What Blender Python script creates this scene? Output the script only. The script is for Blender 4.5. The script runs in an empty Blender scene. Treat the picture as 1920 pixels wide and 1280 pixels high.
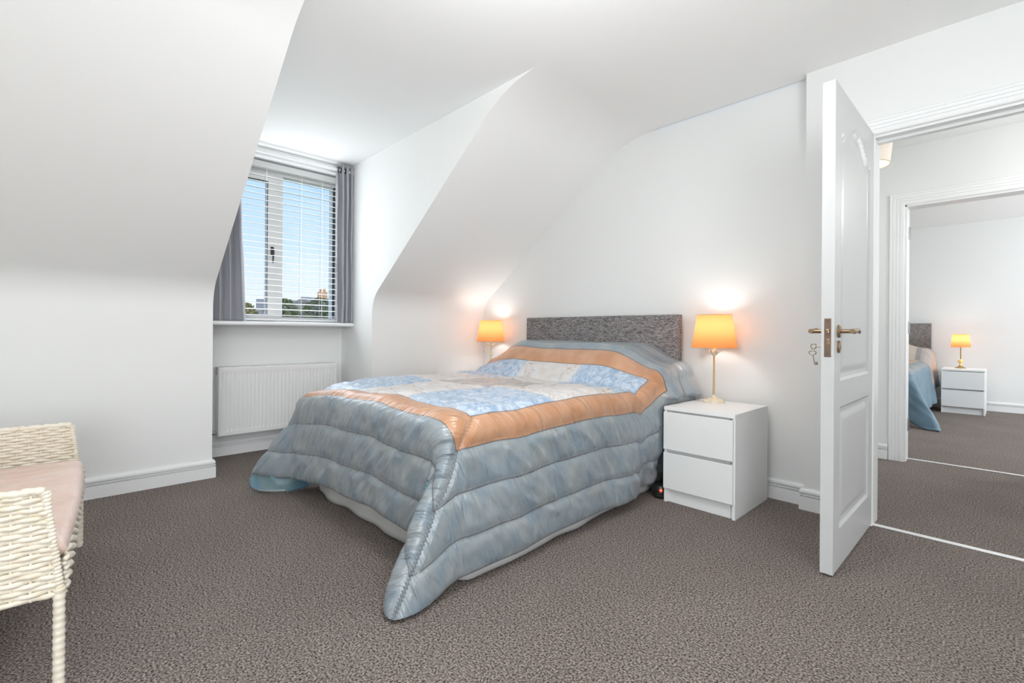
import bpy, bmesh, math, random
import numpy as np
from mathutils import Vector, Matrix
PI = math.pi
R = math.radians
random.seed(7)
sc = bpy.context.scene
col = sc.collection

# ------------------------------------------------------------------ camera
cam_d = bpy.data.cameras.new('camera')
cam = bpy.data.objects.new('camera', cam_d)
col.objects.link(cam)
cam_d.sensor_width = 36.0
cam_d.lens = 895.0 / 1920 * 36
cam_d.shift_y = -17.0 / 1920
cam_d.clip_start = 0.02
cam.matrix_world = (Matrix.Translation((0, 0, 0.97)) @ Matrix.Rotation(R(46.3), 4, 'Z')
                    @ Matrix.Rotation(R(90), 4, 'X') @ Matrix.Rotation(R(0.4), 4, 'Z'))
sc.camera = cam

# ------------------------------------------------------------------ world
wd = bpy.data.worlds.new('sky'); sc.world = wd
wd.use_nodes = True
wn = wd.node_tree; wn.nodes.clear()
wo = wn.nodes.new('ShaderNodeOutputWorld'); wb = wn.nodes.new('ShaderNodeBackground')
wtc = wn.nodes.new('ShaderNodeTexCoord'); wsp = wn.nodes.new('ShaderNodeSeparateXYZ')
wr = wn.nodes.new('ShaderNodeValToRGB'); wno = wn.nodes.new('ShaderNodeTexNoise')
wmap = wn.nodes.new('ShaderNodeMapping'); wcr = wn.nodes.new('ShaderNodeValToRGB'); wmx = wn.nodes.new('ShaderNodeMixRGB')
wmap.inputs['Scale'].default_value = (1, 1, 3.5)
wno.inputs['Scale'].default_value = 3.0; wno.inputs['Detail'].default_value = 6
wcr.color_ramp.elements[0].position = .47; wcr.color_ramp.elements[1].position = .72
wcr.color_ramp.elements[0].color = (0, 0, 0, 1); wcr.color_ramp.elements[1].color = (.38, .38, .38, 1)
e = wr.color_ramp.elements
e[0].position = 0.0; e[0].color = (.88, .93, .98, 1)
e[1].position = 1.0; e[1].color = (.14, .32, .80, 1)
k = e.new(.05); k.color = (.80, .90, .99, 1)
k = e.new(.16); k.color = (.58, .78, .99, 1)
k = e.new(.32); k.color = (.40, .66, .98, 1)
wn.links.new(wtc.outputs['Generated'], wsp.inputs[0]); wn.links.new(wsp.outputs['Z'], wr.inputs[0])
wn.links.new(wtc.outputs['Generated'], wmap.inputs[0]); wn.links.new(wmap.outputs[0], wno.inputs['Vector'])
wn.links.new(wno.outputs[0], wcr.inputs[0]); wn.links.new(wcr.outputs[0], wmx.inputs[0])
wn.links.new(wr.outputs[0], wmx.inputs[1]); wmx.inputs[2].default_value = (.93, .96, 1, 1)
wn.links.new(wmx.outputs[0], wb.inputs[0]); wb.inputs[1].default_value = 1.12
wn.links.new(wb.outputs[0], wo.inputs[0])

# ------------------------------------------------------------------ lights
sun_d = bpy.data.lights.new('sun', 'SUN'); sun_d.energy = 2.2; sun_d.angle = R(.6); sun_d.color = (1, .97, .9)
sun = bpy.data.objects.new('sun', sun_d); col.objects.link(sun)
sun.rotation_euler = Vector((.75, -.35, .75)).to_track_quat('Z', 'Y').to_euler()
def area(name, loc, rot, sx, sy, power, color=(1, 1, 1), spread=180):
    d = bpy.data.lights.new(name, 'AREA'); d.shape = 'RECTANGLE'; d.size = sx; d.size_y = sy
    d.energy = power; d.color = color; d.spread = R(spread)
    o = bpy.data.objects.new(name, d); o.location = loc; o.rotation_euler = rot; col.objects.link(o); return o
def point(name, loc, power, color=(1, 1, 1), size=.03):
    d = bpy.data.lights.new(name, 'POINT'); d.energy = power; d.color = color; d.shadow_soft_size = size
    o = bpy.data.objects.new(name, d); o.location = loc; col.objects.link(o); return o
# fill light from an added, unseen window at right, and daylight by the dormer
area('right_window_fill', (2.44, -1.2, 1.2), (0, R(90), 0), 1.6, 1.8, 76, (.985, .995, 1))
area('daylight_dormer', (-4.16, 1.32, 1.68), (0, R(-90), 0), 1.15, .95, 12, (.93, .97, 1))
# unseen up-light and ceiling lights, added to brighten ceiling and walls
area('bounce_fill', (.7, .3, 1.0), (R(180), 0, 0), 1.6, 1.6, 40, (.98, .995, 1))
point('added_ceiling_light', (-1.0, 1.0, 1.95), 20, (.99, .995, 1), .35)
area('added_ceiling_light', (-1.0, 1.0, 2.33), (0, 0, 0), .3, .3, 7, (.99, .995, 1))
point('hall_light', (.5, 3.9, 1.9), 18, (1, .99, .98), .15)
area('daylight_guest_room', (2.3, 7.0, 1.5), (0, R(90), 0), 1.2, 1.6, 72, (.97, .985, 1))
area('guest_front_light', (.6, 5.0, 1.9), (R(65), 0, 0), .8, .6, 10, (.97, .985, 1))  # area light inside the guest room, facing its far wall

sc.view_settings.view_transform = 'Standard'
sc.view_settings.look = 'None'
sc.view_settings.gamma = 1
sc.view_settings.use_curve_mapping = False
sc.view_settings.exposure = 0.05

# ------------------------------------------------------------------ materials
def mat(name, color, rough=.6, metal=0, spec=.5, bump=None, sheen=0, var=None, emit=None):
    """bump=(scale, strength, distance[, (sx,sy,sz)]); var=(scale, colour2, (sx,sy,sz), lo, hi)"""
    m = bpy.data.materials.new(name); m.use_nodes = True
    nt = m.node_tree; b = nt.nodes['Principled BSDF']
    b.inputs['Base Color'].default_value = (*color, 1)
    b.inputs['Roughness'].default_value = rough; b.inputs['Metallic'].default_value = metal
    b.inputs['Specular IOR Level'].default_value = spec
    if sheen: b.inputs['Sheen Weight'].default_value = sheen
    def coords(sc3):
        tc = nt.nodes.new('ShaderNodeTexCoord'); mp = nt.nodes.new('ShaderNodeMapping')
        mp.inputs['Scale'].default_value = sc3; nt.links.new(tc.outputs['Object'], mp.inputs[0]); return mp
    if bump:
        mp = coords(bump[3] if len(bump) > 3 else (1, 1, 1))
        n = nt.nodes.new('ShaderNodeTexNoise'); n.inputs['Scale'].default_value = bump[0]; n.inputs['Detail'].default_value = 3
        bp = nt.nodes.new('ShaderNodeBump'); bp.inputs['Strength'].default_value = bump[1]; bp.inputs['Distance'].default_value = bump[2]
        nt.links.new(mp.outputs[0], n.inputs['Vector']); nt.links.new(n.outputs[0], bp.inputs['Height']); nt.links.new(bp.outputs[0], b.inputs['Normal'])
    if var:
        mp = coords(var[2])
        n = nt.nodes.new('ShaderNodeTexNoise'); n.inputs['Scale'].default_value = var[0]; n.inputs['Detail'].default_value = 4
        r = nt.nodes.new('ShaderNodeValToRGB'); r.color_ramp.elements[0].position = var[3]; r.color_ramp.elements[1].position = var[4]
        r.color_ramp.elements[0].color = (*color, 1); r.color_ramp.elements[1].color = (*var[1], 1)
        nt.links.new(mp.outputs[0], n.inputs['Vector']); nt.links.new(n.outputs[0], r.inputs[0]); nt.links.new(r.outputs[0], b.inputs['Base Color'])
    if emit:
        b.inputs['Emission Color'].default_value = (*emit[0], 1); b.inputs['Emission Strength'].default_value = emit[1]
    return m

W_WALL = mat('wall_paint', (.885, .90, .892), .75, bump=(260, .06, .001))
W_GREY = mat('pale_grey_toned_wall_paint', (.80, .815, .81), .75, bump=(260, .06, .001))
W_CEIL = mat('ceiling_paint', (.905, .915, .91), .8, bump=(180, .05, .001))
W_TRIM = mat('gloss_trim_paint', (.86, .87, .875), .3)
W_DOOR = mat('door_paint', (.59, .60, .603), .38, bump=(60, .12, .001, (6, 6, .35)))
W_UPVC = mat('window_plastic', (.92, .92, .915), .35)
W_BLIND = None
W_RAD = mat('radiator_enamel', (.88, .88, .88), .3)
W_LAM = mat('white_laminate', (.82, .83, .83), .42)
M_GAP = mat('dark_gap', (.10, .10, .10), .8)
M_BRASS = mat('antique_brass', (.36, .25, .16), .32, .9)
M_BRASSD = mat('lock_plate_bronze', (.24, .17, .13), .45, .8)
M_STEEL = mat('brushed_steel', (.32, .33, .34), .35, .9)
M_CURT = mat('grey_curtain_fabric', (.36, .365, .40), .8, bump=(900, .2, .0006), sheen=.3)
M_HEAD = None
M_SHADE_IN = None

def carpet():
    m = bpy.data.materials.new('brown_grey_carpet'); m.use_nodes = True
    nt = m.node_tree; b = nt.nodes['Principled BSDF']; b.inputs['Roughness'].default_value = .95; b.inputs['Specular IOR Level'].default_value = .15
    tc = nt.nodes.new('ShaderNodeTexCoord')
    n1 = nt.nodes.new('ShaderNodeTexNoise'); n1.inputs['Scale'].default_value = 150; n1.inputs['Detail'].default_value = 3; n1.inputs['Roughness'].default_value = .6
    n2 = nt.nodes.new('ShaderNodeTexNoise'); n2.inputs['Scale'].default_value = 2.2; n2.inputs['Detail'].default_value = 5
    v = nt.nodes.new('ShaderNodeTexVoronoi'); v.inputs['Scale'].default_value = 170
    w = nt.nodes.new('ShaderNodeTexNoise'); w.inputs['Scale'].default_value = 60; w.inputs['Detail'].default_value = 2
    for n in (n1, n2, v, w): nt.links.new(tc.outputs['Object'], n.inputs['Vector'])
    r = nt.nodes.new('ShaderNodeValToRGB')
    r.color_ramp.elements[0].position = .37; r.color_ramp.elements[0].color = (.060, .048, .042, 1)
    r.color_ramp.elements[1].position = .64; r.color_ramp.elements[1].color = (.50, .43, .39, 1)
    nt.links.new(n1.outputs[0], r.inputs[0])
    mx = nt.nodes.new('ShaderNodeMixRGB'); mx.blend_type = 'MULTIPLY'; mx.inputs[0].default_value = .55
    r2 = nt.nodes.new('ShaderNodeValToRGB'); r2.color_ramp.elements[0].position = .3; r2.color_ramp.elements[1].position = .7
    r2.color_ramp.elements[0].color = (.78, .76, .76, 1); r2.color_ramp.elements[1].color = (1.0, 1.0, 1.0, 1)
    nt.links.new(n2.outputs[0], r2.inputs[0]); nt.links.new(r.outputs[0], mx.inputs[1]); nt.links.new(r2.outputs[0], mx.inputs[2])
    nt.links.new(mx.outputs[0], b.inputs['Base Color'])
    ad = nt.nodes.new('ShaderNodeMath'); ad.operation = 'SUBTRACT'
    nt.links.new(n1.outputs[0], ad.inputs[0]); nt.links.new(v.outputs['Distance'], ad.inputs[1])
    ad2 = nt.nodes.new('ShaderNodeMath'); ad2.operation = 'ADD'
    nt.links.new(ad.outputs[0], ad2.inputs[0]); nt.links.new(w.outputs[0], ad2.inputs[1])
    bp = nt.nodes.new('ShaderNodeBump'); bp.inputs['Strength'].default_value = .9; bp.inputs['Distance'].default_value = .008
    nt.links.new(ad2.outputs[0], bp.inputs['Height']); nt.links.new(bp.outputs[0], b.inputs['Normal'])
    return m
M_CARPET = carpet()

def glass():
    m = bpy.data.materials.new('window_glass'); m.use_nodes = True
    nt = m.node_tree; nt.nodes.clear()
    o = nt.nodes.new('ShaderNodeOutputMaterial'); mx = nt.nodes.new('ShaderNodeMixShader')
    t = nt.nodes.new('ShaderNodeBsdfTransparent'); g = nt.nodes.new('ShaderNodeBsdfGlossy'); g.inputs['Roughness'].default_value = .02
    mx.inputs[0].default_value = .05
    nt.links.new(t.outputs[0], mx.inputs[1]); nt.links.new(g.outputs[0], mx.inputs[2]); nt.links.new(mx.outputs[0], o.inputs[0]); return m
M_GLASS = glass()

def shade_mat(name, color, trans=.75):
    m = bpy.data.materials.new(name); m.use_nodes = True
    nt = m.node_tree; nt.nodes.clear()
    o = nt.nodes.new('ShaderNodeOutputMaterial'); mx = nt.nodes.new('ShaderNodeMixShader')
    t = nt.nodes.new('ShaderNodeBsdfTranslucent'); d = nt.nodes.new('ShaderNodeBsdfDiffuse')
    t.inputs[0].default_value = (*color, 1); d.inputs[0].default_value = (*color, 1)
    tc = nt.nodes.new('ShaderNodeTexCoord'); n = nt.nodes.new('ShaderNodeTexNoise'); n.inputs['Scale'].default_value = 500
    bp = nt.nodes.new('ShaderNodeBump'); bp.inputs['Strength'].default_value = .1; bp.inputs['Distance'].default_value = .001
    nt.links.new(tc.outputs['Object'], n.inputs['Vector']); nt.links.new(n.outputs[0], bp.inputs['Height']); nt.links.new(bp.outputs[0], d.inputs['Normal'])
    mx.inputs[0].default_value = trans
    nt.links.new(d.outputs[0], mx.inputs[1]); nt.links.new(t.outputs[0], mx.inputs[2]); nt.links.new(mx.outputs[0], o.inputs[0]); return m
W_BLIND = shade_mat('blind_plastic', (.93, .93, .92), .35)
M_SHADE = shade_mat('orange_lamp_shade', (.62, .245, .085), .6)
M_SHADE_IN = mat('shade_lining', (.9, .88, .82), .7)

# ------------------------------------------------------------------ helpers
def tag(o, label=None, cat=None, group=None, kind=None):
    if label: o['label'] = label
    if cat: o['category'] = cat
    if group: o['group'] = group
    if kind: o['kind'] = kind
    return o
def empty(name, loc=(0, 0, 0), rz=0, label=None, cat=None, group=None, kind=None):
    o = bpy.data.objects.new(name, None); o.empty_display_size = .1; col.objects.link(o)
    o.location = loc; o.rotation_euler = (0, 0, rz); return tag(o, label, cat, group, kind)
def obj(name, bm, m, parent=None, smooth=False, weld=False):
    if weld: bmesh.ops.remove_doubles(bm, verts=bm.verts, dist=1e-5)
    bmesh.ops.recalc_face_normals(bm, faces=bm.faces)
    me = bpy.data.meshes.new(name); bm.to_mesh(me); bm.free()
    for mm in (m if isinstance(m, (list, tuple)) else [m]): me.materials.append(mm)
    if smooth:
        me.polygons.foreach_set('use_smooth', [True] * len(me.polygons))
        if smooth != 'all':
            try: me.set_sharp_from_angle(angle=R(35))
            except Exception: pass
    o = bpy.data.objects.new(name, me); col.objects.link(o)
    if parent: o.parent = parent
    return o
def struct(name, bm, m, label, parent=None, smooth=False, cat=None):
    o = obj(name, bm, m, parent, smooth)
    if not parent: tag(o, label, cat or name.split('_')[0], kind='structure')
    return o
def B(bm, x0, x1, y0, y1, z0, z1, bev=0, seg=2):
    r = bmesh.ops.create_cube(bm, size=1)
    vs = r['verts']
    for v in vs:
        v.co = Vector((x0 + (v.co.x + .5) * (x1 - x0), y0 + (v.co.y + .5) * (y1 - y0), z0 + (v.co.z + .5) * (z1 - z0)))
    if bev:
        es = set(e for v in vs for e in v.link_edges)
        bmesh.ops.bevel(bm, geom=list(es), offset=bev, segments=seg, affect='EDGES', profile=.5)
    return bm
def box(x0, x1, y0, y1, z0, z1, bev=0, seg=2): return B(bmesh.new(), x0, x1, y0, y1, z0, z1, bev, seg)
def tube(bm, pts, rad, n=10, caps=True):
    pts = [Vector(p) for p in pts]; rs = rad if isinstance(rad, (list, tuple)) else [rad] * len(pts)
    rings = []; up = Vector((0, 0, 1))
    prev = None
    for i, p in enumerate(pts):
        d = (pts[min(i + 1, len(pts) - 1)] - pts[max(i - 1, 0)]).normalized()
        if prev is None:
            a = d.cross(up)
            if a.length < .05: a = d.cross(Vector((1, 0, 0)))
        else:
            a = prev - d * prev.dot(d)
        a.normalize(); prev = a; b = d.cross(a)
        rings.append([bm.verts.new(p + (a * math.cos(2 * PI * k / n) + b * math.sin(2 * PI * k / n)) * rs[i]) for k in range(n)])
    for i in range(len(rings) - 1):
        for k in range(n):
            bm.faces.new((rings[i][k], rings[i][(k + 1) % n], rings[i + 1][(k + 1) % n], rings[i + 1][k]))
    if caps:
        bm.faces.new(rings[0][::-1]); bm.faces.new(rings[-1])
    return bm
def lathe(bm, prof, c=(0, 0, 0), n=32, cap=True):
    rings = []
    for r, z in prof:
        rings.append([bm.verts.new((c[0] + r * math.cos(2 * PI * k / n), c[1] + r * math.sin(2 * PI * k / n), c[2] + z)) for k in range(n)])
    for i in range(len(rings) - 1):
        for k in range(n): bm.faces.new((rings[i][k], rings[i][(k + 1) % n], rings[i + 1][(k + 1) % n], rings[i + 1][k]))
    if cap:
        bm.faces.new(rings[0][::-1]); bm.faces.new(rings[-1])
    return bm
def prism(bm, poly, axis, a0, a1):
    """extrude the closed 2D polygon along axis ('x','y','z') from a0 to a1"""
    def mk(p, a):
        if axis == 'y': return (p[0], a, p[1])
        if axis == 'x': return (a, p[0], p[1])
        return (p[0], p[1], a)
    A = [bm.verts.new(mk(p, a0)) for p in poly]; Bv = [bm.verts.new(mk(p, a1)) for p in poly]
    n = len(poly)
    bm.faces.new(A); bm.faces.new(Bv[::-1])
    for i in range(n): bm.faces.new((A[i], Bv[i], Bv[(i + 1) % n], A[(i + 1) % n]))
    return bm
def sweep(bm, path, prof, n):
    """sweep prof [(a,b)] along path; b runs along the constant axis n, a sideways (n x dir), mitred at corners"""
    n = Vector(n); path = [Vector(p) for p in path]; rings = []
    for i, p in enumerate(path):
        ds = []
        if i > 0: ds.append((p - path[i - 1]).normalized())
        if i < len(path) - 1: ds.append((path[i + 1] - p).normalized())
        ss = [n.cross(d).normalized() for d in ds]
        if len(ss) == 2:
            m = (ss[0] + ss[1]); m = m / max(.2, m.dot(ss[0]))
        else: m = ss[0]
        rings.append([bm.verts.new(p + m * a + n * b) for a, b in prof])
    k = len(prof)
    for i in range(len(rings) - 1):
        for j in range(k):
            bm.faces.new((rings[i][j], rings[i][(j + 1) % k], rings[i + 1][(j + 1) % k], rings[i + 1][j]))
    bm.faces.new(rings[0][::-1]); bm.faces.new(rings[-1])
    return bm
def copy_tree(o, parent=None):
    c = o.copy(); col.objects.link(c)
    if parent: c.parent = parent
    for ch in [x for x in bpy.data.objects if x.parent == o]: copy_tree(ch, c)
    return c
def grid_obj(name, P, m, parent=None, closed_u=False):
    """P array [nu][nv][3] -> smooth mesh"""
    nu, nv = P.shape[:2]
    me = bpy.data.meshes.new(name)
    idx = np.arange(nu * nv).reshape(nu, nv)
    f = np.stack([idx[:-1, :-1], idx[1:, :-1], idx[1:, 1:], idx[:-1, 1:]], -1).reshape(-1, 4)
    me.from_pydata(P.reshape(-1, 3).tolist(), [], f.tolist())
    me.polygons.foreach_set('use_smooth', [True] * len(me.polygons))
    for mm in (m if isinstance(m, (list, tuple)) else [m]): me.materials.append(mm)
    o = bpy.data.objects.new(name, me); col.objects.link(o)
    if parent: o.parent = parent
    return o
def _hash(ix, iy, seed=0):
    h = (ix * 374761393 + iy * 668265263 + seed * 1442695041) & 0xffffffff
    h = ((h ^ (h >> 13)) * 1274126177) & 0xffffffff
    h = h ^ (h >> 16)
    return (h & 0xffff) / 65535.0 * 2 - 1
def vnoise(x, y, seed=0):
    x = np.asarray(x, float); y = np.asarray(y, float)
    x, y = np.broadcast_arrays(x, y)
    ix = np.floor(x).astype(np.int64); iy = np.floor(y).astype(np.int64)
    fx = x - ix; fy = y - iy; fx = fx * fx * (3 - 2 * fx); fy = fy * fy * (3 - 2 * fy)
    a = _hash(ix, iy, seed); b = _hash(ix + 1, iy, seed); c = _hash(ix, iy + 1, seed); d = _hash(ix + 1, iy + 1, seed)
    return (a * (1 - fx) + b * fx) * (1 - fy) + (c * (1 - fx) + d * fx) * fy
def sstep(x, a, b):
    t = np.clip((x - a) / (b - a), 0, 1); return t * t * (3 - 2 * t)

# ------------------------------------------------------------------ shell
XL, XW = -3.645, -4.227          # knee wall, window wall of the dormer
YH, YD = 3.085, 3.012            # headboard wall, door wall
Y0, Y1 = .750, 1.885             # dormer cheeks
ZC = 2.42
def fillet(p0, p1, p2, t, n=8):
    """quadratic rounding of corner p1 with tangent length t"""
    p0, p1, p2 = Vector(p0), Vector(p1), Vector(p2)
    a = p1 + (p0 - p1).normalized() * t; b = p1 + (p2 - p1).normalized() * t
    return [tuple(a * (1 - s) ** 2 + p1 * 2 * s * (1 - s) + b * s ** 2) for s in [i / n for i in range(n + 1)]]
sl = .732
zk = 1.735 + sl * (XL + 2.96)
xt = -2.96 + (ZC - 1.735) / sl
knee = fillet((XL, 0), (XL, zk), (xt, ZC), .13)
topc = fillet((XL, zk), (xt, ZC), (0, ZC), .26, 12)
prof_in = [(XL, 0)] + knee + topc

struct('floor', box(-4.4, 2.6, -2.4, 9.0, -.12, 0), M_CARPET, 'brown-grey twist pile carpet covering the floor of both bedrooms and hall')

def shell(y0, y1, pts, th=.12):
    out = []
    for i, p in enumerate(pts):
        a = Vector(pts[max(i - 1, 0)]); b = Vector(pts[min(i + 1, len(pts) - 1)]); d = (b - a).normalized()
        out.append((p[0] - d.y * th, p[1] + d.x * th))
    bm = bmesh.new()
    loops = []
    for y in (y0, y1):
        loops.append(([bm.verts.new((p[0], y, p[1])) for p in pts], [bm.verts.new((p[0], y, p[1])) for p in out]))
    (i0, o0), (i1, o1) = loops
    for k in range(len(pts) - 1):
        bm.faces.new((i0[k], i0[k + 1], i1[k + 1], i1[k])); bm.faces.new((o0[k], o1[k], o1[k + 1], o0[k + 1]))
    for k in (0, -1): bm.faces.new((i0[k], i1[k], o1[k], o0[k]))
    return bm
w = struct('wall_left', shell(-2.4, Y0, prof_in), W_CEIL, 'white knee wall running up into sloping ceiling left of the dormer', smooth=True)
w2 = struct('wall_left', shell(Y1, YH + .1, prof_in), W_CEIL, 'white knee wall running up into sloping ceiling beside the bed', smooth=True)
bm = bmesh.new()
prism(bm, [(XW - .25, ZC), (-.22, ZC), (2.6, ZC - .05), (2.6, ZC + .12), (XW - .25, ZC + .12)], 'y', Y0, Y1)
prism(bm, [(topc[-1][0], ZC), (-.22, ZC), (2.6, ZC - .05), (2.6, ZC + .12), (topc[-1][0], ZC + .12)], 'y', -2.4, Y0)
prism(bm, [(topc[-1][0], ZC), (-.22, ZC), (2.6, ZC - .05), (2.6, ZC + .12), (topc[-1][0], ZC + .12)], 'y', Y1, YD + .06)
struct('ceiling', bm, W_CEIL, 'smooth white plaster ceiling over the attic bedroom and its dormer')

# dormer cheeks
for nm, ya, yb, lb in (('wall_dormer_left', Y0 - .1, Y0, 'left cheek wall of the dormer, hidden behind the slope'), ('wall_dormer_right', Y1, Y1 + .1, 'right cheek wall of the dormer recess, with sloping front edge')):
    poly = [(XW - .25, 0)] + [(x - .001, z) for x, z in prof_in] + [(topc[-1][0], ZC + .02), (XW - .25, ZC + .02)]
    struct(nm, prism(bmesh.new(), poly, 'y', ya, yb), W_WALL, lb)
# window wall
WZ0, WZ1 = 1.04, 2.33
bm = bmesh.new()
B(bm, XW - .22, XW, Y0, Y1, 0, 1.01)
B(bm, XW - .22, XW, Y0, Y1, WZ1, ZC)
B(bm, XW - .22, XW, Y0, Y0 + .03, 1.01, WZ1); B(bm, XW - .22, XW, Y1 - .03, Y1, 1.01, WZ1)
struct('wall_window', bm, W_WALL, 'white wall under and over the dormer window')
bm = bmesh.new(); B(bm, XW, -4.085, Y0, Y1, 2.345, ZC, .004)
struct('trim_1', bm, W_TRIM, 'white boxed fascia above the dormer window', cat='trim')

# headboard wall
bm = bmesh.new()
poly = [(XL - .1, 0), (-.7, 0), (-.7, ZC + .02), (xt - .1, ZC + .02)] + [(p[0] - .02, p[1] + .02) for p in knee[::-1]] + [(XL - .1, 1.0)]
prism(bm, poly, 'y', YH, YH + .1)
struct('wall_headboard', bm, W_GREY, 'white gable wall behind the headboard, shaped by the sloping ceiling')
# door wall
DX0, DX1, DZ = -.485, .30, 1.985
bm = bmesh.new()
B(bm, -.795, DX0 - .02, YD, 3.13, 0, ZC + .1)
B(bm, DX0 - .02, DX1 + .02, YD, 3.13, DZ + .005, ZC + .1)
B(bm, DX1 + .02, 2.6, YD, 3.13, 0, ZC + .1)
struct('wall_door', bm, W_GREY, 'white wall around the open bedroom door, proud of the bed wall')  # grey wall tone, here also darkening a wall that is strongly lit
bm = bmesh.new(); B(bm, 2.5, 2.6, -2.4, 3.1, 0, .35); B(bm, 2.5, 2.6, -2.4, 3.1, 2.1, ZC + .1); B(bm, 2.5, 2.6, -2.4, -2.15, .35, 2.1); B(bm, 2.5, 2.6, -.25, 3.1, .35, 2.1)
struct('wall_right', bm, W_WALL, 'white wall to the right of the camera, with a window opening added for the fill light')
struct('wall_back', box(-4.0, 2.6, -2.4, -2.3, 0, ZC + .1), W_WALL, 'white wall behind the camera')

# hall + guest room
HX = -.757
bm = bmesh.new(); B(bm, HX - .1, HX, 3.13, 4.77, 0, ZC + .1)
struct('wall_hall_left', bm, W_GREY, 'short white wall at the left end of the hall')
F0, F1 = -.569, .26
bm = bmesh.new()
B(bm, HX - .1, F0, 4.71, 4.83, 0, ZC + .1); B(bm, F0, F1, 4.71, 4.83, 1.966, ZC + .1); B(bm, F1, 1.6, 4.71, 4.83, 0, ZC + .1)
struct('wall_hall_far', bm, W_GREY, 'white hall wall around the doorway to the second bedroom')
struct('wall_hall_right', box(1.5, 1.6, 3.13, 4.71, 0, ZC + .1), W_WALL, 'white wall at the right end of the hall')
bm = bmesh.new(); B(bm, HX - .1, 1.6, 3.13, 4.83, 2.415, 2.53)
struct('ceiling_hall', bm, W_CEIL, 'white ceiling of the hall', cat='ceiling')
bm = bmesh.new(); B(bm, -3.0, 2.6, 4.83, 8.85, 2.46, 2.56)
struct('ceiling_guest', bm, W_CEIL, 'white ceiling of the second bedroom', cat='ceiling')
struct('wall_guest_far', box(-3.0, 2.6, 8.73, 8.83, 0, 2.5), W_GREY, 'white wall behind the headboard in the second bedroom')
struct('wall_guest_left', box(-3.1, -3.0, 4.83, 8.83, 0, 2.5), W_WALL, 'left wall of the second bedroom')
bm = bmesh.new(); B(bm, 2.5, 2.6, 4.83, 8.83, 0, .8); B(bm, 2.5, 2.6, 4.83, 8.83, 2.2, 2.5); B(bm, 2.5, 2.6, 4.83, 6.2, .8, 2.2); B(bm, 2.5, 2.6, 7.8, 8.83, .8, 2.2)
struct('wall_guest_right', bm, W_WALL, 'right wall of the second bedroom with its window opening')
bm = bmesh.new(); B(bm, -3.0, HX - .1, 4.73, 4.83, 0, 2.5); B(bm, 1.6, 2.6, 4.73, 4.83, 0, 2.5)
struct('wall_guest_near', bm, W_WALL, 'near wall of the second bedroom beside the doorway')

# baseboards: ogee top and two grooves
BH = .117
bprof = [(0, 0), (.019, 0), (.019, .0715), (.007, .073), (.007, .0780), (.018, .0795), (.019, .0875), (.007, .089), (.007, .094), (.018, .0955), (.0165, .107), (.010, BH), (0, BH)]
def baseboard(name, path, label, flip=False):
    pr = [(-a, b) for a, b in bprof] if flip else bprof
    bm = sweep(bmesh.new(), path, pr, (0, 0, 1))
    return struct(name, bm, W_TRIM, label, cat='baseboard')
baseboard('baseboard_left', [(XL, -2.3, 0), (XL, Y0, 0), (XW, Y0, 0), (XW, Y1, 0), (XL, Y1, 0), (XL, YH, 0), (-.795, YH, 0), (-.795, YD, 0), (-.49, YD, 0)],
          'white grooved skirting board running round the bedroom walls', flip=True)
baseboard('baseboard_hall', [(HX, 3.14, 0), (HX, 4.71, 0), (-.664, 4.71, 0)], 'white grooved skirting board at the left end of the hall', flip=True)
baseboard('baseboard_guest', [(-3.0, 8.73, 0), (2.5, 8.73, 0)], 'white grooved skirting board in the second bedroom', flip=True)

# door linings and architraves
aprof_w = .075
def arch_prof(w):
    t = .019
    return [(0, 0), (0, .012), (.006, .016), (w * .28, .016), (w * .30, .0125), (w * .34, .0125), (w * .36, .0165), (w * .50, .0175), (w * .52, .014), (w * .56, .014), (w * .58, .0185),
            (w * .74, t), (w * .76, .0155), (w * .80, .0155), (w * .82, t), (w * .96, t), (w, .015), (w, 0)]
def architrave(name, x0, x1, z1, y, w, label, left=True):
    bm = bmesh.new()
    path = [(x0, y, 0), (x0, y, z1), (x1, y, z1), (x1, y, 0)]
    if not left: path = [(x0 - .02, y, z1), (x1, y, z1), (x1, y, 0)]
    # n = -y ; side n x dir = for dir +z : (0,-1,0)x(0,0,1) = (-1,0,0) -> outward to the left
    sweep(bm, path, arch_prof(w), (0, -1, 0))
    return struct(name, bm, W_TRIM, label, cat='trim')
architrave('trim_2', DX0, DX1, 1.985, YD, .078, 'white grooved architrave over the open bedroom door')
architrave('trim_3', F0, F1, 1.966, 4.71, .092, 'white grooved architrave around the second bedroom doorway')
bm = bmesh.new()
B(bm, DX0 - .02, DX0 + .002, YD, 3.13, 0, 1.985, .001); B(bm, DX1, DX1 + .02, YD, 3.13, 0, 1.985, .001)
B(bm, DX0, DX1, YD, 3.13, 1.972, 1.992, .001); B(bm, DX0 + .002, DX1, YD + .05, YD + .085, 1.958, 1.974, .001)
struct('trim_4', bm, W_TRIM, 'white lining and stop of the bedroom door frame', cat='trim')
bm = bmesh.new()
B(bm, F0 - .002, F0 + .012, 4.708, 4.84, 0, 1.966, .001); B(bm, F1 - .012, F1, 4.708, 4.84, 0, 1.966, .001); B(bm, F0, F1, 4.708, 4.84, 1.952, 1.968, .001)
lin = struct('trim_5', bm, W_TRIM, 'white door lining of the second bedroom doorway', cat='trim')
for z0, z1 in ((1.722, 1.815), (.978, 1.074), (.222, .324)):
    bm = bmesh.new(); B(bm, F0 + .012, F0 + .0145, 4.800, 4.834, z0, z1, .0008); tube(bm, [(F0 + .014, 4.838, z0), (F0 + .014, 4.838, z1)], .006, 10)
    obj('door_hinge', bm, M_STEEL, lin, smooth=True)
M_STRIP = mat('pale_metal_strip', (.86, .86, .86), .35, .3)
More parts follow.
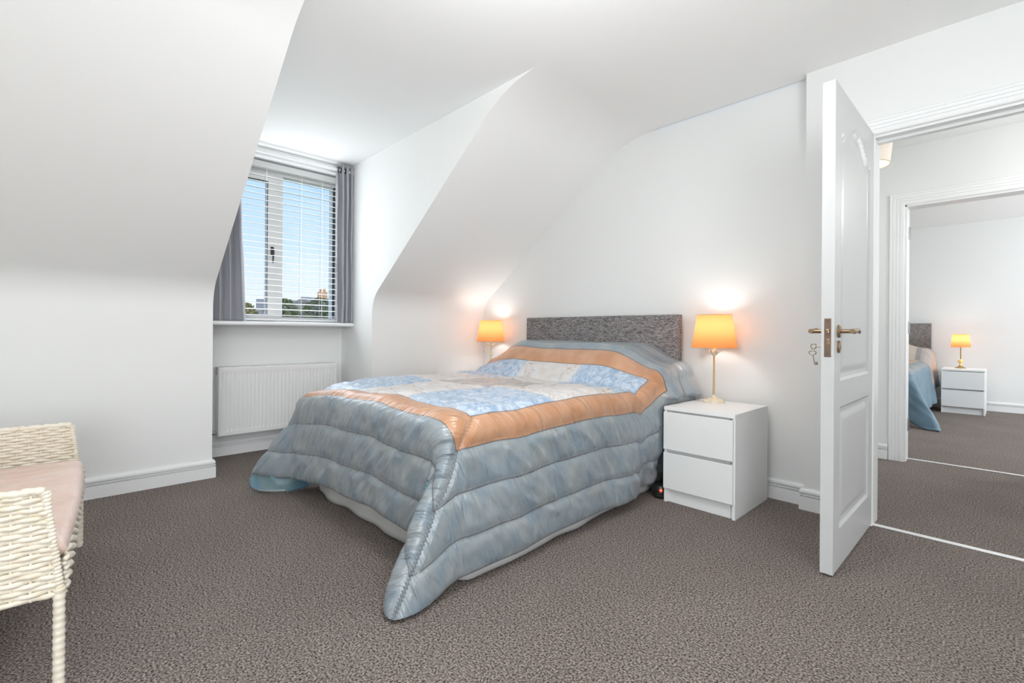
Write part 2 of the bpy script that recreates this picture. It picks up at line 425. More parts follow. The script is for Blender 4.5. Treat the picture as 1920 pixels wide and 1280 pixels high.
bm = bmesh.new(); B(bm, DX0 - .01, DX1, YD - .004, YD + .024, 0, .007, .003); struct('trim_6', bm, M_STRIP, 'pale carpet bar across the bedroom doorway', cat='trim')
bm = bmesh.new(); B(bm, F0 + .01, F1, 4.826, 4.850, 0, .007, .003); struct('trim_7', bm, M_STRIP, 'pale carpet bar across the second bedroom doorway', cat='trim')

# ------------------------------------------------------------------ window
win = empty('window_1', (XW, (Y0 + Y1) / 2, WZ0), label='white plastic dormer window with one opening casement', cat='window', kind='structure')
win_inv = Matrix.Translation((-XW, -(Y0 + Y1) / 2, -WZ0))
def wobj(name, bm, m, parent=win, smooth=False):
    bm.transform(win_inv); return obj(name, bm, m, parent, smooth)
fx0, fx1 = -4.33, -4.262
wy0, wy1 = Y0 + .03, Y1 - .025
bm = bmesh.new()
B(bm, fx0, fx1, wy0, wy0 + .05, 1.085, 2.27); B(bm, fx0, fx1, wy1 - .03, wy1, 1.085, 2.27)
B(bm, fx0, fx1, wy0, wy1, 1.03, 1.085); B(bm, fx0, fx1, wy0, wy1, 2.27, WZ1); B(bm, fx0, fx1, 1.312, 1.382, 1.085, 2.27)
wobj('window_frame', bm, W_UPVC)
bm = bmesh.new()
sx0, sx1 = -4.322, -4.240
B(bm, sx0, sx1, wy0 + .03, wy0 + .09, 1.105, 2.205); B(bm, sx0, sx1, 1.262, 1.322, 1.105, 2.205)
B(bm, sx0, sx1, wy0 + .03, 1.322, 1.055, 1.105); B(bm, sx0, sx1, wy0 + .03, 1.322, 2.205, 2.265)
sash = wobj('casement', bm, W_UPVC)
bm = bmesh.new(); B(bm, -4.29, -4.284, wy0 + .085, 1.266, 1.10, 2.21); wobj('pane', bm, M_GLASS)
bm = bmesh.new(); B(bm, -4.30, -4.294, 1.378, wy1 - .025, 1.08, 2.275); wobj('pane', bm, M_GLASS)
bm = bmesh.new()
for a, b, c, d in ((1.262, 1.266, 1.10, 2.21), (wy1 - .034, wy1 - .029, 1.09, 2.27)): B(bm, -4.296, -4.255, a - .002, b, c, d)
B(bm, -4.296, -4.255, wy0 + .088, 1.266, 2.203, 2.207)
wobj('rubber_gasket', bm, mat('black_rubber', (.03, .03, .03), .6))
bm = bmesh.new()
B(bm, -4.240, -4.228, 1.280, 1.304, 1.595, 1.665, .003); tube(bm, [(-4.228, 1.292, 1.64), (-4.205, 1.292, 1.64), (-4.200, 1.291, 1.60), (-4.203, 1.289, 1.53)], [.008, .009, .008, .006], 8)
wobj('handle', bm, mat('dark_handle', (.06, .06, .06), .35, .5), smooth=True)
bm = bmesh.new(); B(bm, -4.262, -3.965, Y0, Y1, 1.010, 1.040, .012, 4)
wobj('window_sill', bm, W_TRIM, smooth=True)

# venetian blind
bl = empty('venetian_blind', (-4.18, 1.31, 2.33), label='white horizontal slat blind hanging in the dormer window', cat='blind')
by0, by1 = Y0 + .045, Y1 - .04
def bobj(name, bm, m, parent=bl, smooth=False):
    bm.transform(Matrix.Translation((4.18, -1.31, -2.33))); return obj(name, bm, m, parent, smooth)
bobj('head_rail', box(-4.212, -4.150, by0, by1, 2.283, 2.33, .004), W_BLIND)
bobj('bottom_rail', box(-4.205, -4.157, by0, by1, 1.052, 1.068, .004), W_BLIND)
bm = bmesh.new()
n = 6; ring = []
for t in (-1, 1):
    top = []
    for i in range(n + 1):
        s = i / n * 2 - 1
        top.append((s * .0235, .0030 * (1 - s * s)))
    low = [(a, b - .0022) for a, b in top[::-1]]
    ring.append([bm.verts.new((a, t * (by1 - by0) / 2, b)) for a, b in top + low])
m_ = len(ring[0])
for i in range(m_): bm.faces.new((ring[0][i], ring[0][(i + 1) % m_], ring[1][(i + 1) % m_], ring[1][i]))
bm.faces.new(ring[0]); bm.faces.new(ring[1][::-1])
slat0 = obj('slat', bm, W_BLIND, bl)
zs = [1.095 + .0487 * i for i in range(24)]
for i, z in enumerate(zs):
    s = slat0 if i == 0 else slat0.copy()
    if i: col.objects.link(s); s.parent = bl
    s.location = (0, (by0 + by1) / 2 - 1.31, z + .004 - 2.33); s.rotation_euler = (0, R(9 + random.uniform(-1.2, 1.2)), 0)
for yy in (by0 + .17, 1.225, 1.50, by1 - .17):
    for dx in (-.024, .024):
        bm = tube(bmesh.new(), [(-4.18 + dx, yy, 1.06), (-4.18 + dx, yy, 2.29)], .0011, 5); bobj('ladder_cord', bm, W_BLIND)

# curtain rod + curtains
RX, RZ = -4.02, 2.362
rod = empty('curtain_rod', (RX, (Y0 + Y1) / 2, RZ), label='slim white curtain rod fixed between the dormer cheeks', cat='curtain rod')
bm = tube(bmesh.new(), [(0, -.560, 0), (0, .560, 0)], .0125, 16); obj('pole', bm, W_UPVC, rod, smooth=True)
for s in (-1, 1):
    bm = bmesh.new(); tube(bm, [(0, s * .545, 0), (0, s * .5675, 0)], .022, 16); obj('end_socket', bm, W_UPVC, rod, smooth=True)
def curtain(y0, y1, y0b, y1b, folds, ztop, zbot, label, ph=0, amp=.042):
    t = empty('curtain', (RX, (y0b + y1b) / 2, zbot), label=label, cat='curtain', group='grey dormer curtains')
    nu, nv = 150, 60
    u = np.linspace(0, 1, nu)[:, None]; v = np.linspace(0, 1, nv)[None, :]
    a = u * folds * 2 * PI + ph
    k = 1 - v * .0
    aa = a + .35 * np.sin(a * .5 + 1) * v
    yy = (y0 + (y1 - y0) * u) * (1 - v) + (y0b + (y1b - y0b) * u) * v
    wob = .35 + .65 * np.minimum(1, v * 3)
    X = amp * np.sin(aa) * (1 - .15 * v) + .007 * vnoise(u * 9, v * 5, 3) * wob
    Y = yy + .012 * np.sin(2 * aa) + .004 * vnoise(u * 7, v * 6, 4)
    Z = ztop + (zbot - ztop) * v + .006 * np.sin(aa * .5) * v
    P = np.stack([RX + X, Y + 0 * Z, Z + 0 * Y], -1) - np.array([RX, (y0b + y1b) / 2, zbot])
    o = grid_obj('cloth', P, M_CURT, t); md = o.modifiers.new('s', 'SOLIDIFY'); md.thickness = .004; md.offset = 0
    for i in range(int(folds * 2)):
        uu = ((i + .0) * PI - ph) / (folds * 2 * PI)
        if not 0 < uu < 1: continue
        yc = y0 + (y1 - y0) * uu - (y0b + y1b) / 2
        bm = bmesh.new(); pts = [(0, yc, 0)]
        pts = [(.021 * math.cos(q), yc, RZ - zbot + .021 * math.sin(q)) for q in [2 * PI * j / 16 for j in range(17)]]
        tube(bm, pts, .004, 6, caps=False); obj('eyelet', bm, mat_eye, t, smooth=True)
    return t
mat_eye = mat('dark_metal_eyelet', (.05, .05, .055), .35, .8)
curtain(1.745, 1.868, 1.755, 1.868, 3, 2.402, 1.043, 'grey fabric curtain gathered at the right side of the dormer window', ph=2.2)
curtain(.775, .99, .775, 1.035, 3.5, 2.402, 1.043, 'grey fabric curtain at the left side of the dormer window, half behind the slope', ph=.4, amp=.045)

# ------------------------------------------------------------------ radiator
rd = empty('radiator', (-4.17, 1.34, .16), label='white ribbed panel radiator on the wall under the dormer window', cat='radiator')
ry0, ry1, rz0, rz1 = .885, 1.80, .165, .692
nu, nv = 31 * 8 + 5, 60
ys = np.linspace(ry0 + .004, ry1 - .004, nu)[:, None]; zz = np.linspace(rz0 + .004, rz1 - .003, nv)[None, :]
pitch = (ry1 - ry0 - .03) / 31
ph = ((ys - ry0 - .015) / pitch) % 1
ch = np.exp(-((ph - .5) / .17) ** 2)
inner = sstep(zz, rz0 + .035, rz0 + .05) * (1 - sstep(zz, rz1 - .055, rz1 - .04))
inner = inner * ((ys > ry0 + .015) & (ys < ry1 - .015))
P = np.stack([np.broadcast_to(.055 - .009 * ch * inner, (nu, nv)) + 0 * ys, np.broadcast_to(ys - 1.34, (nu, nv)), np.broadcast_to(zz - .16, (nu, nv))], -1)
o = grid_obj('front_panel', P.copy(), W_RAD, rd); md = o.modifiers.new('s', 'SOLIDIFY'); md.thickness = .004; md.offset = -1
for s, n_ in ((ry0, 1), (ry1 - .003, 1)):
    bm = bmesh.new(); B(bm, -.045, .055, s - 1.34, s + .003 - 1.34, .008, .530, .001)
    obj('side_panel', bm, W_RAD, rd)
bm = bmesh.new(); B(bm, -.045, .054, ry0 - 1.34, ry1 - 1.34, .526, .530)
for i in range(60):
    y = ry0 - 1.34 + .02 + i * (ry1 - ry0 - .04) / 59
    B(bm, -.035, .045, y, y + .006, .530, .5325)
obj('top_grille', bm, W_RAD, rd)
bm = bmesh.new(); B(bm, -.047, -.043, ry0 + .02 - 1.34, ry1 - .02 - 1.34, .03, .52); obj('back_panel', bm, W_RAD, rd)
bm = bmesh.new(); B(bm, -.010, -.004, ry0 - .003 - 1.34, ry0 - 1.34, .47, .525, .001); obj('slot', bm, M_GAP, rd)
bm = bmesh.new()
tube(bm, [(0, ry0 - 1.34 + .004, .030), (0, ry0 - 1.34 - .045, .030), (0, ry0 - 1.34 - .055, .035), (0, ry0 - 1.34 - .06, .05)], .009, 10)
tube(bm, [(0, ry0 - 1.34 - .016, .030), (0, ry0 - 1.34 - .034, .030)], .014, 6)
obj('valve', bm, M_STEEL, rd, smooth=True)
bm = bmesh.new(); tube(bm, [(0, ry0 - 1.34 - .06, .03), (0, ry0 - 1.34 - .06, -.16)], .0075, 10); tube(bm, [(-.03, ry0 - 1.34 - .072, .03), (-.03, ry0 - 1.34 - .072, .50)], .0075, 10)
obj('pipe', bm, W_RAD, rd, smooth=True)

# ------------------------------------------------------------------ bedroom door
door = empty('door_1', (-.4875, 3.006, 0), label='white two panel door with arched top panel standing open into the bedroom', cat='door', kind='structure')
DW, DT, DH0, DH1 = .765, .045, .010, 1.988
def door_leaf():
    # local: y from -DW (lock edge) to 0 (hinge); x from -DT to 0
    def yv(y): return y
    ys_ = sorted(set(np.round(np.concatenate([np.linspace(-DW, 0, 62), [-.667, -.655, -.640, -.120, -.108, -.093]]), 5)))
    zs_ = sorted(set(np.round(np.concatenate([np.linspace(DH0, DH1, 150), [.170, .182, .2, .645, .66, .672, .780, .792, .81]]), 5)))
    Y, Z = np.meshgrid(ys_, zs_, indexing='ij')
    def rect_sd(Y, Z, y0, y1, z0, z1fn):
        return np.minimum(np.minimum(Y - y0, y1 - Y), np.minimum(Z - z0, z1fn - Z))
    yc = (-.667 - .093) / 2; hw = (.667 - .093) / 2
    s = np.clip(np.abs(Y - yc) / hw, 0, 1)
    arch = 1.795 + .085 * (.5 + .5 * np.cos(PI * np.clip((s - .08) / .82, 0, 1)))
    d1 = rect_sd(Y, Z, -.667, -.093, .780, arch)
    d2 = rect_sd(Y, Z, -.667, -.093, .170, .672 + 0 * Y)
    d = np.maximum(d1, d2)
    # moulding: step in at the rim, down to -.010, then raised field
    depth = -.010 * sstep(d, 0, .008) + .0035 * (sstep(d, .010, .016) - sstep(d, .018, .022)) + .0065 * sstep(d, .030, .052)
    return ys_, zs_, Y, Z, depth
ys_, zs_, Yg, Zg, dep = door_leaf()
lo = empty('leaf_dummy') if False else None
bm = bmesh.new()
ny, nz = len(ys_), len(zs_)
F = [[bm.verts.new((dep[i, j], ys_[i], zs_[j])) for j in range(nz)] for i in range(ny)]
Bk = [[bm.verts.new((-DT - dep[i, j], ys_[i], zs_[j])) for j in range(nz)] for i in range(ny)]
for i in range(ny - 1):
    for j in range(nz - 1):
        bm.faces.new((F[i][j], F[i + 1][j], F[i + 1][j + 1], F[i][j + 1])); bm.faces.new((Bk[i][j], Bk[i][j + 1], Bk[i + 1][j + 1], Bk[i + 1][j]))
for j in range(nz - 1):
    bm.faces.new((F[0][j], F[0][j + 1], Bk[0][j + 1], Bk[0][j])); bm.faces.new((F[-1][j], Bk[-1][j], Bk[-1][j + 1], F[-1][j + 1]))
for i in range(ny - 1):
    bm.faces.new((F[i][0], Bk[i][0], Bk[i + 1][0], F[i + 1][0])); bm.faces.new((F[i][-1], F[i + 1][-1], Bk[i + 1][-1], Bk[i][-1]))
leaf = obj('door_leaf', bm, W_DOOR, door, smooth=True)
# lock plate on the edge
bm = bmesh.new(); B(bm, -.0345, -.0105, -DW - .0015, -DW + .002, .880, 1.035, .0008); lp = obj('lock_plate', bm, M_BRASSD, door)
bm = bmesh.new(); B(bm, -.0275, -.0165, -DW - .010, -DW, .974, .992, .002); obj('latch', bm, M_BRASS, lp)
bm = bmesh.new(); B(bm, -.0275, -.0165, -DW - .003, -DW, .930, .952, .001); obj('bolt', bm, M_BRASS, lp)
for z in (.893, 1.024):
    bm = bmesh.new(); lathe(bm, [(.0001, 0), (.0035, .0), (.0035, .0012), (.0001, .0012)], n=12); bm.transform(Matrix.Translation((-.0225, -DW - .0012, z)) @ Matrix.Rotation(R(90), 4, 'X')); obj('screw', bm, M_GAP, lp)
def roseset(side):
    s = side; x0 = 0 if s > 0 else -DT
    hy, hz = -DW + .058, .984
    bm = bmesh.new()
    def oval(bm, zc, h, w_, x_in, x_out):
        n = 28; rr = []
        for xx, k in ((x_in, 1), (x_in + (x_out - x_in) * .7, 1), (x_out, .86)):
            rr.append([bm.verts.new((xx, hy + w_ * k * math.cos(2 * PI * i / n), zc + h * k * math.sin(2 * PI * i / n))) for i in range(n)])
        for a in range(2):
            for i in range(n): bm.faces.new((rr[a][i], rr[a][(i + 1) % n], rr[a + 1][(i + 1) % n], rr[a + 1][i]))
        bm.faces.new(rr[0]); bm.faces.new(rr[2][::-1])
    oval(bm, hz, .026, .021, x0, x0 + s * .010); rose = obj('handle_rose', bm, M_BRASS, door, smooth=True)
    bm = bmesh.new()
    tube(bm, [(x0 + s * .008, hy, hz), (x0 + s * .045, hy, hz), (x0 + s * .052, hy + .004, hz)], [.0085, .0085, .010], 14)
    obj('lever_neck', bm, M_BRASS, door, smooth=True)
    bm = bmesh.new()
    tube(bm, [(x0 + s * .050, hy - .009, hz), (x0 + s * .051, hy + .02, hz), (x0 + s * .051, hy + .045, hz + .002), (x0 + s * .051, hy + .065, hz + .006), (x0 + s * .051, hy + .085, hz + .006), (x0 + s * .051, hy + .105, hz), (x0 + s * .051, hy + .120, hz - .006)],
         [.0095, .0105, .0095, .0075, .008, .008, .004], 14)
    obj('lever', bm, M_BRASS, door, smooth=True)
    bm = bmesh.new(); oval(bm, .921, .025, .017, x0, x0 + s * .009); obj('key_escutcheon', bm, M_BRASS, door, smooth=True)
    bm = bmesh.new(); B(bm, min(x0 + s * .009, x0 + s * .0096), max(x0 + s * .009, x0 + s * .0096), hy - .002, hy + .002, .910, .928); obj('keyhole', bm, M_GAP, door)
roseset(1); roseset(-1)
for z in (.25, 1.0, 1.75):
    bm = bmesh.new(); tube(bm, [(-DT - .005, .002, z - .05), (-DT - .005, .002, z + .05)], .006, 10); obj('door_hinge', bm, M_STEEL, door, smooth=True)
# key in the far side of the lock with a second key on it
kx, ky, kz = -.4875 - DT, 3.006 - DW + .058, .921
keys = empty('key', (kx - .009, ky, kz), label='antique brass key in the door lock with a second key hanging from it', cat='key')
M_KEY = mat('dark_key_metal', (.30, .26, .20), .35, .9)
bm = bmesh.new()
tube(bm, [(0.004, 0, 0), (-.022, 0, 0)], .0028, 8)
tube(bm, [(-.032 + .010 * math.cos(q), 0, .010 * math.sin(q)) for q in [2 * PI * j / 20 for j in range(21)]], .0022, 8, caps=False)
obj('inserted_key', bm, M_KEY, keys, smooth=True)
bm = bmesh.new()
tube(bm, [(-.034 + .004 * math.cos(q), .001, -.014 + .007 * math.sin(q)) for q in [2 * PI * j / 16 for j in range(17)]], .0010, 6, caps=False); obj('ring', bm, M_KEY, keys, smooth=True)
bm = bmesh.new()
tube(bm, [(-.036 + .013 * math.cos(q), .001, -.027 + .0085 * math.sin(q)) for q in [2 * PI * j / 20 for j in range(21)]], .0022, 8, caps=False)
tube(bm, [(-.035, .001, -.035), (-.027, .001, -.078)], .0022, 8); 
B(bm, -.028, -.017, -.0005, .0025, -.077, -.073); B(bm, -.028, -.018, -.0005, .0025, -.070, -.066); B(bm, -.020, -.017, -.0005, .0025, -.077, -.066)
obj('hanging_key', bm, M_KEY, keys, smooth=True)

# ------------------------------------------------------------------ nightstands
def nightstand(w_=.40, d_=.48, h=.55):
    # local origin at floor centre of the back; front toward -y
    t = empty('nightstand')
    x0, x1 = -w_ / 2, w_ / 2; y0, y1 = -d_, 0
    obj('top_panel', box(x0, x1, y0 - .002, y1, h - .020, h, .0015), W_LAM, t)
    for a, b in ((x0, x0 + .016), (x1 - .016, x1)):
        obj('side_panel', box(a, b, y0 + .004, y1, 0, h - .020, .001), W_LAM, t)
    obj('back_panel', box(x0 + .016, x1 - .016, y1 - .006, y1 - .001, .06, h - .02), W_LAM, t)
    obj('plinth', box(x0 + .016, x1 - .016, y0 + .020, y0 + .036, 0, .083, .001), W_LAM, t)
    obj('front_rail', box(x0 + .016, x1 - .016, y0 + .022, y0 + .04, .495, h - .02), W_LAM, t)
    obj('inner_rail', box(x0 + .016, x1 - .016, y0 + .022, y0 + .04, .27, .32), W_LAM, t)
    for z0, z1 in ((.307, .520), (.083, .288)):
        dr = obj('drawer', box(x0 + .003, x1 - .008, y0 - .012, y0 + .003, z0, z1, .0015), W_LAM, t)
        obj('drawer_box', box(x0 + .02, x1 - .02, y0 + .003, y1 - .02, z0 + .02, z1 - .04), W_LAM, dr)
    return t
ns = nightstand(); ns.location = (-1.187, 3.060, 0)
# the right nightstand stands just clear of the skirting
ns.location = (-1.187, 3.028, 0)
tag(ns, 'white two drawer bedside cabinet right of the bed, nearest to the open door', 'nightstand', 'white bedside cabinets')
n2 = copy_tree(ns); n2.location = (-3.40, 3.028, 0)
tag(n2, 'white two drawer bedside cabinet on the window side of the bed, mostly hidden', 'nightstand', 'white bedside cabinets')
n3 = copy_tree(ns); n3.location = (-.415, 8.60, 0); 
tag(n3, 'white two drawer bedside cabinet in the second bedroom seen through the doorways', 'nightstand', 'white bedside cabinets')

# ------------------------------------------------------------------ table lamps
M_CREAM = mat('cream_distressed_paint', (.80, .72, .56), .6, bump=(120, .4, .002), var=(60, (.55, .45, .30), (1, 1, 1), .5, .8))
M_STEM = mat('aged_gold_stem', (.62, .44, .22), .4, .5)
M_BULB = mat('bulb_glass', (1, .95, .85), .3, emit=((1, .86, .62), 4))
def shade(t, rb, rt, z0, z1, m=M_SHADE):
    bm = bmesh.new(); n = 48
    prof = [(rb, z0), (rb * .6 + rt * .4, z0 * .6 + z1 * .4), (rt, z1)]
    lathe(bm, prof, n=n, cap=False); s = obj('lamp_shade', bm, m, t, smooth='all')
    for r_, z_ in ((rb, z0), (rt, z1)):
        bm = bmesh.new(); tube(bm, [(r_ * math.cos(2 * PI * k / n), r_ * math.sin(2 * PI * k / n), z_) for k in range(n + 1)], .0018, 6, caps=False)
        obj('rim', bm, M_STEM, s, smooth=True)
    bm = bmesh.new()
    for k in range(3): tube(bm, [(.012 * math.cos(k * 2 * PI / 3), .012 * math.sin(k * 2 * PI / 3), z1 - .02), (rt * math.cos(k * 2 * PI / 3), rt * math.sin(k * 2 * PI / 3), z1 - .004)], .0013, 5)
    obj('spider', bm, M_STEM, s)
    return s
def stem_lamp(name='table_lamp'):
    t = empty(name)
    bm = bmesh.new(); lathe(bm, [(.062, 0), (.062, .006), (.058, .012), (.050, .020), (.036, .026), (.024, .030), (.016, .036), (.008, .046)], n=36)
    for k in range(18):
        q = 2 * PI * k / 18; bmesh.ops.create_uvsphere(bm, u_segments=8, v_segments=6, radius=.007, matrix=Matrix.Translation((.055 * math.cos(q), .055 * math.sin(q), .010)))
    obj('base', bm, M_CREAM, t, smooth=True)
    bm = bmesh.new(); tube(bm, [(0, 0, .04), (0, 0, .29)], [.0065, .0055], 12); obj('stem', bm, M_STEM, t, smooth=True)
    bm = bmesh.new(); lathe(bm, [(.005, .283), (.010, .288), (.018, .294), (.022, .302), (.016, .306), (.012, .312), (.012, .336), (.009, .336)], n=20)
    for k in range(7):
        q = 2 * PI * k / 7; c, s = math.cos(q), math.sin(q)
        a, b_ = Vector((c, s, 0)), Vector((-s, c, 0))
        pr = [(.012, .298, .006), (.022, .304, .012), (.033, .312, .010), (.038, .321, .002)]
        L = [[bm.verts.new(tuple(a * r_ + b_ * w_ * sg + Vector((0, 0, z_ + dz))) ) for sg in (-1, 1) for dz in (0,)] for r_, z_, w_ in [(p[0], p[1], p[2]) for p in pr]]
        for i in range(3): bm.faces.new((L[i][0], L[i][1], L[i + 1][1], L[i + 1][0]))
    obj('flower_cup', bm, M_CREAM, t, smooth=True)
    shade(t, .130, .100, .335, .535)
    bm = bmesh.new(); bmesh.ops.create_uvsphere(bm, u_segments=16, v_segments=12, radius=.022, matrix=Matrix.Translation((0, 0, .40))); tube(bm, [(0, 0, .336), (0, 0, .385)], .012, 12); obj('bulb', bm, M_BULB, t, smooth=True)
    return t
LPOW = 2.5
l1 = stem_lamp(); l1.location = (-1.262, 2.925, .55)
tag(l1, 'lit table lamp with orange shade and slim gold stem on right bedside cabinet', 'lamp', 'lit bedside lamps')
def branch_lamp():
    t = empty('table_lamp')
    bm = bmesh.new(); lathe(bm, [(.060, 0), (.060, .006), (.05, .016), (.03, .026), (.01, .04)], n=32); obj('base', bm, M_CREAM, t, smooth=True)
    bm = bmesh.new(); tube(bm, [(0, 0, .03), (.004, 0, .12), (-.003, 0, .20), (.003, .0, .27), (0, 0, .34)], [.010, .008, .008, .008, .008], 10); obj('stem', bm, M_CREAM, t, smooth=True)
    for pts in ([(0, 0, .30), (-.020, -.02, .315), (-.045, -.04, .300), (-.052, -.048, .27)], [(-.048, -.044, .27), (-.040, -.036, .255), (-.026, -.022, .235)], [(0, 0, .295), (.02, .018, .305), (.032, .028, .318)], [(0, 0, .20), (.012, .012, .215), (.018, .016, .24)]):
        bm = bmesh.new(); tube(bm, pts, [.006] * (len(pts) - 1) + [.002], 8); obj('branch', bm, M_CREAM, t, smooth=True)
    shade(t, .127, .100, .335, .530)
    bm = bmesh.new(); bmesh.ops.create_uvsphere(bm, u_segments=16, v_segments=12, radius=.022, matrix=Matrix.Translation((0, 0, .40))); tube(bm, [(0, 0, .336), (0, 0, .385)], .012, 12); obj('bulb', bm, M_BULB, t, smooth=True)
    return t
l2 = branch_lamp(); l2.location = (-3.352, 2.93, .55)
tag(l2, 'lit table lamp with orange shade and branching cream stem, on window side of bed', 'lamp', 'lit bedside lamps')
def glass_lamp():
    t = empty('table_lamp')
    bm = bmesh.new()
    lathe(bm, [(.056, 0), (.056, .006), (.040, .014), (.022, .024), (.014, .034)], n=4)
    M_GOLD = mat('polished_brass', (.55, .36, .14), .2, .9)
    obj('base', bm, M_GOLD, t)
    bm = bmesh.new(); lathe(bm, [(.010, .03), (.014, .045), (.010, .058), (.020, .066), (.028, .082), (.028, .094), (.018, .110), (.009, .116)], n=20); obj('amber_ball', bm, mat('amber_glass', (.95, .62, .25), .1, .3), t, smooth=True)
    bm = bmesh.new(); tube(bm, [(0, 0, .11), (0, 0, .30)], .006, 10); obj('stem', bm, M_GOLD, t, smooth=True)
    shade(t, .097, .078, .272, .438)
    bm = bmesh.new(); bmesh.ops.create_uvsphere(bm, u_segments=12, v_segments=8, radius=.018, matrix=Matrix.Translation((0, 0, .35))); obj('bulb', bm, M_BULB, t, smooth=True)
    return t
l3 = glass_lamp(); l3.location = (-.45, 8.40, .55)
tag(l3, 'small lit table lamp with orange shade and amber ball stem in the second bedroom', 'lamp', 'lit bedside lamps')
for L, z, p in ((l1, .455, LPOW), (l2, .455, LPOW), (l3, .37, 2.6)):
    point('bulb_light', (L.location.x, L.location.y, L.location.z + z), p, (1, .985, .965), .045)

# ------------------------------------------------------------------ bed
def head_mat():
    m = bpy.data.materials.new('woven_grey_headboard'); m.use_nodes = True
    nt = m.node_tree; b = nt.nodes['Principled BSDF']; b.inputs['Roughness'].default_value = .9; b.inputs['Specular IOR Level'].default_value = .2
    tc = nt.nodes.new('ShaderNodeTexCoord'); mp = nt.nodes.new('ShaderNodeMapping'); mp.inputs['Scale'].default_value = (1, 1, 4.2)
    n = nt.nodes.new('ShaderNodeTexNoise'); n.inputs['Scale'].default_value = 46; n.inputs['Detail'].default_value = 4; n.inputs['Distortion'].default_value = 1.0
    r = nt.nodes.new('ShaderNodeValToRGB')
    e = r.color_ramp.elements; e[0].position = .38; e[0].color = (.09, .085, .085, 1); e[1].position = .62; e[1].color = (.34, .32, .315, 1)
    k = e.new(.5); k.color = (.22, .205, .205, 1)
    bp = nt.nodes.new('ShaderNodeBump'); bp.inputs['Strength'].default_value = .6; bp.inputs['Distance'].default_value = .003
    nt.links.new(tc.outputs['Object'], mp.inputs[0]); nt.links.new(mp.outputs[0], n.inputs['Vector']); nt.links.new(n.outputs[0], r.inputs[0]); nt.links.new(r.outputs[0], b.inputs['Base Color'])
    nt.links.new(n.outputs[0], bp.inputs['Height']); nt.links.new(bp.outputs[0], b.inputs['Normal']); return m
M_HEAD = head_mat()
M_VAL = mat('white_valance_fabric', (.55, .55, .54), .85, bump=(500, .2, .001))
M_MATT = mat('mattress_ticking', (.75, .75, .74), .8)
XR_, XL_, YF_, YT_ = -1.455, -2.955, 1.055, 2.985
TOP = .655
def make_bed(name, label, xl, xr, yf, yt, ztop, headz, vx=None):
    bed = empty(name, ((xl + xr) / 2, (yf + yt) / 2, 0), label=label, cat='bed', group='double beds')
    ox, oy = (xl + xr) / 2, (yf + yt) / 2
    def P(bm): bm.transform(Matrix.Translation((-ox, -oy, 0))); return bm
    obj('headboard', P(box(xl + .01, xr - .075, yt + .005, yt + .060, .35, headz, .006, 3)), M_HEAD, bed, smooth=True)
    obj('bed_base', P(box(xl + .06, xr - .10, yf + .12, yt, .06, .36, .01)), M_VAL, bed)
    obj('mattress', P(box(xl + .05, xr - .06, yf + .07, yt, .36, ztop - .06, .04, 4)), M_MATT, bed, smooth=True)
    for sx in (xl + .12, xr - .16):
        for sy in (yf + .2, yt - .1):
            obj('leg', P(tube(bmesh.new(), [(sx, sy, 0), (sx, sy, .08)], .02, 10)), M_STEEL, bed, smooth=True)
    return bed, ox, oy
bed, ox, oy = make_bed('double_bed', 'double bed with woven grey headboard and white valance against the gable wall', XL_, XR_, YF_, YT_, TOP, 1.098)
# valance: gathered fabric from head right, round the foot, to head left
path = [(-1.575, 2.96), (-1.50, 2.2), (-1.452, 1.30), (-1.455, 1.16), (-1.50, 1.135), (-1.80, 1.15), (-2.88, 1.15), (-2.93, 1.17), (-2.935, 2.96)]
pp = [Vector(p) for p in path]; pts = []; 
for a, b_ in zip(pp[:-1], pp[1:]):
    L = (b_ - a).length; k = max(2, int(L / .012))
    for i in range(k): pts.append(a.lerp(b_, i / k))
pts.append(pp[-1]); pts = np.array([tuple(p) for p in pts])
for _ in range(6): pts[1:-1] = (pts[:-2] + 2 * pts[1:-1] + pts[2:]) / 4
tan = np.gradient(pts, axis=0); tan /= np.linalg.norm(tan, axis=1)[:, None]; nrm = np.stack([tan[:, 1], -tan[:, 0]], 1)
s = np.arange(len(pts)) * .012; vv = np.linspace(0, 1, 16)
zt = .36
P = np.zeros((len(pts), 16, 3))
for j, v in enumerate(vv):
    off = -(.010 + .007 * np.sin(s * 16 + 2 * vnoise(s * 3, 0)) * v + .010 * vnoise(s * 5, v * 1.5, 5)) * 1.0 + .012 * v
    P[:, j, 0] = pts[:, 0] - nrm[:, 0] * off * 1 - ox; P[:, j, 1] = pts[:, 1] - nrm[:, 1] * off - oy
    P[:, j, 2] = zt * (1 - v) + (.008 + .006 * vnoise(s * 4, 3.3, 8)) * v
o = grid_obj('valance', P, M_VAL, bed); md = o.modifiers.new('s', 'SOLIDIFY'); md.thickness = .003
o['label'] = 'gathered white valance'

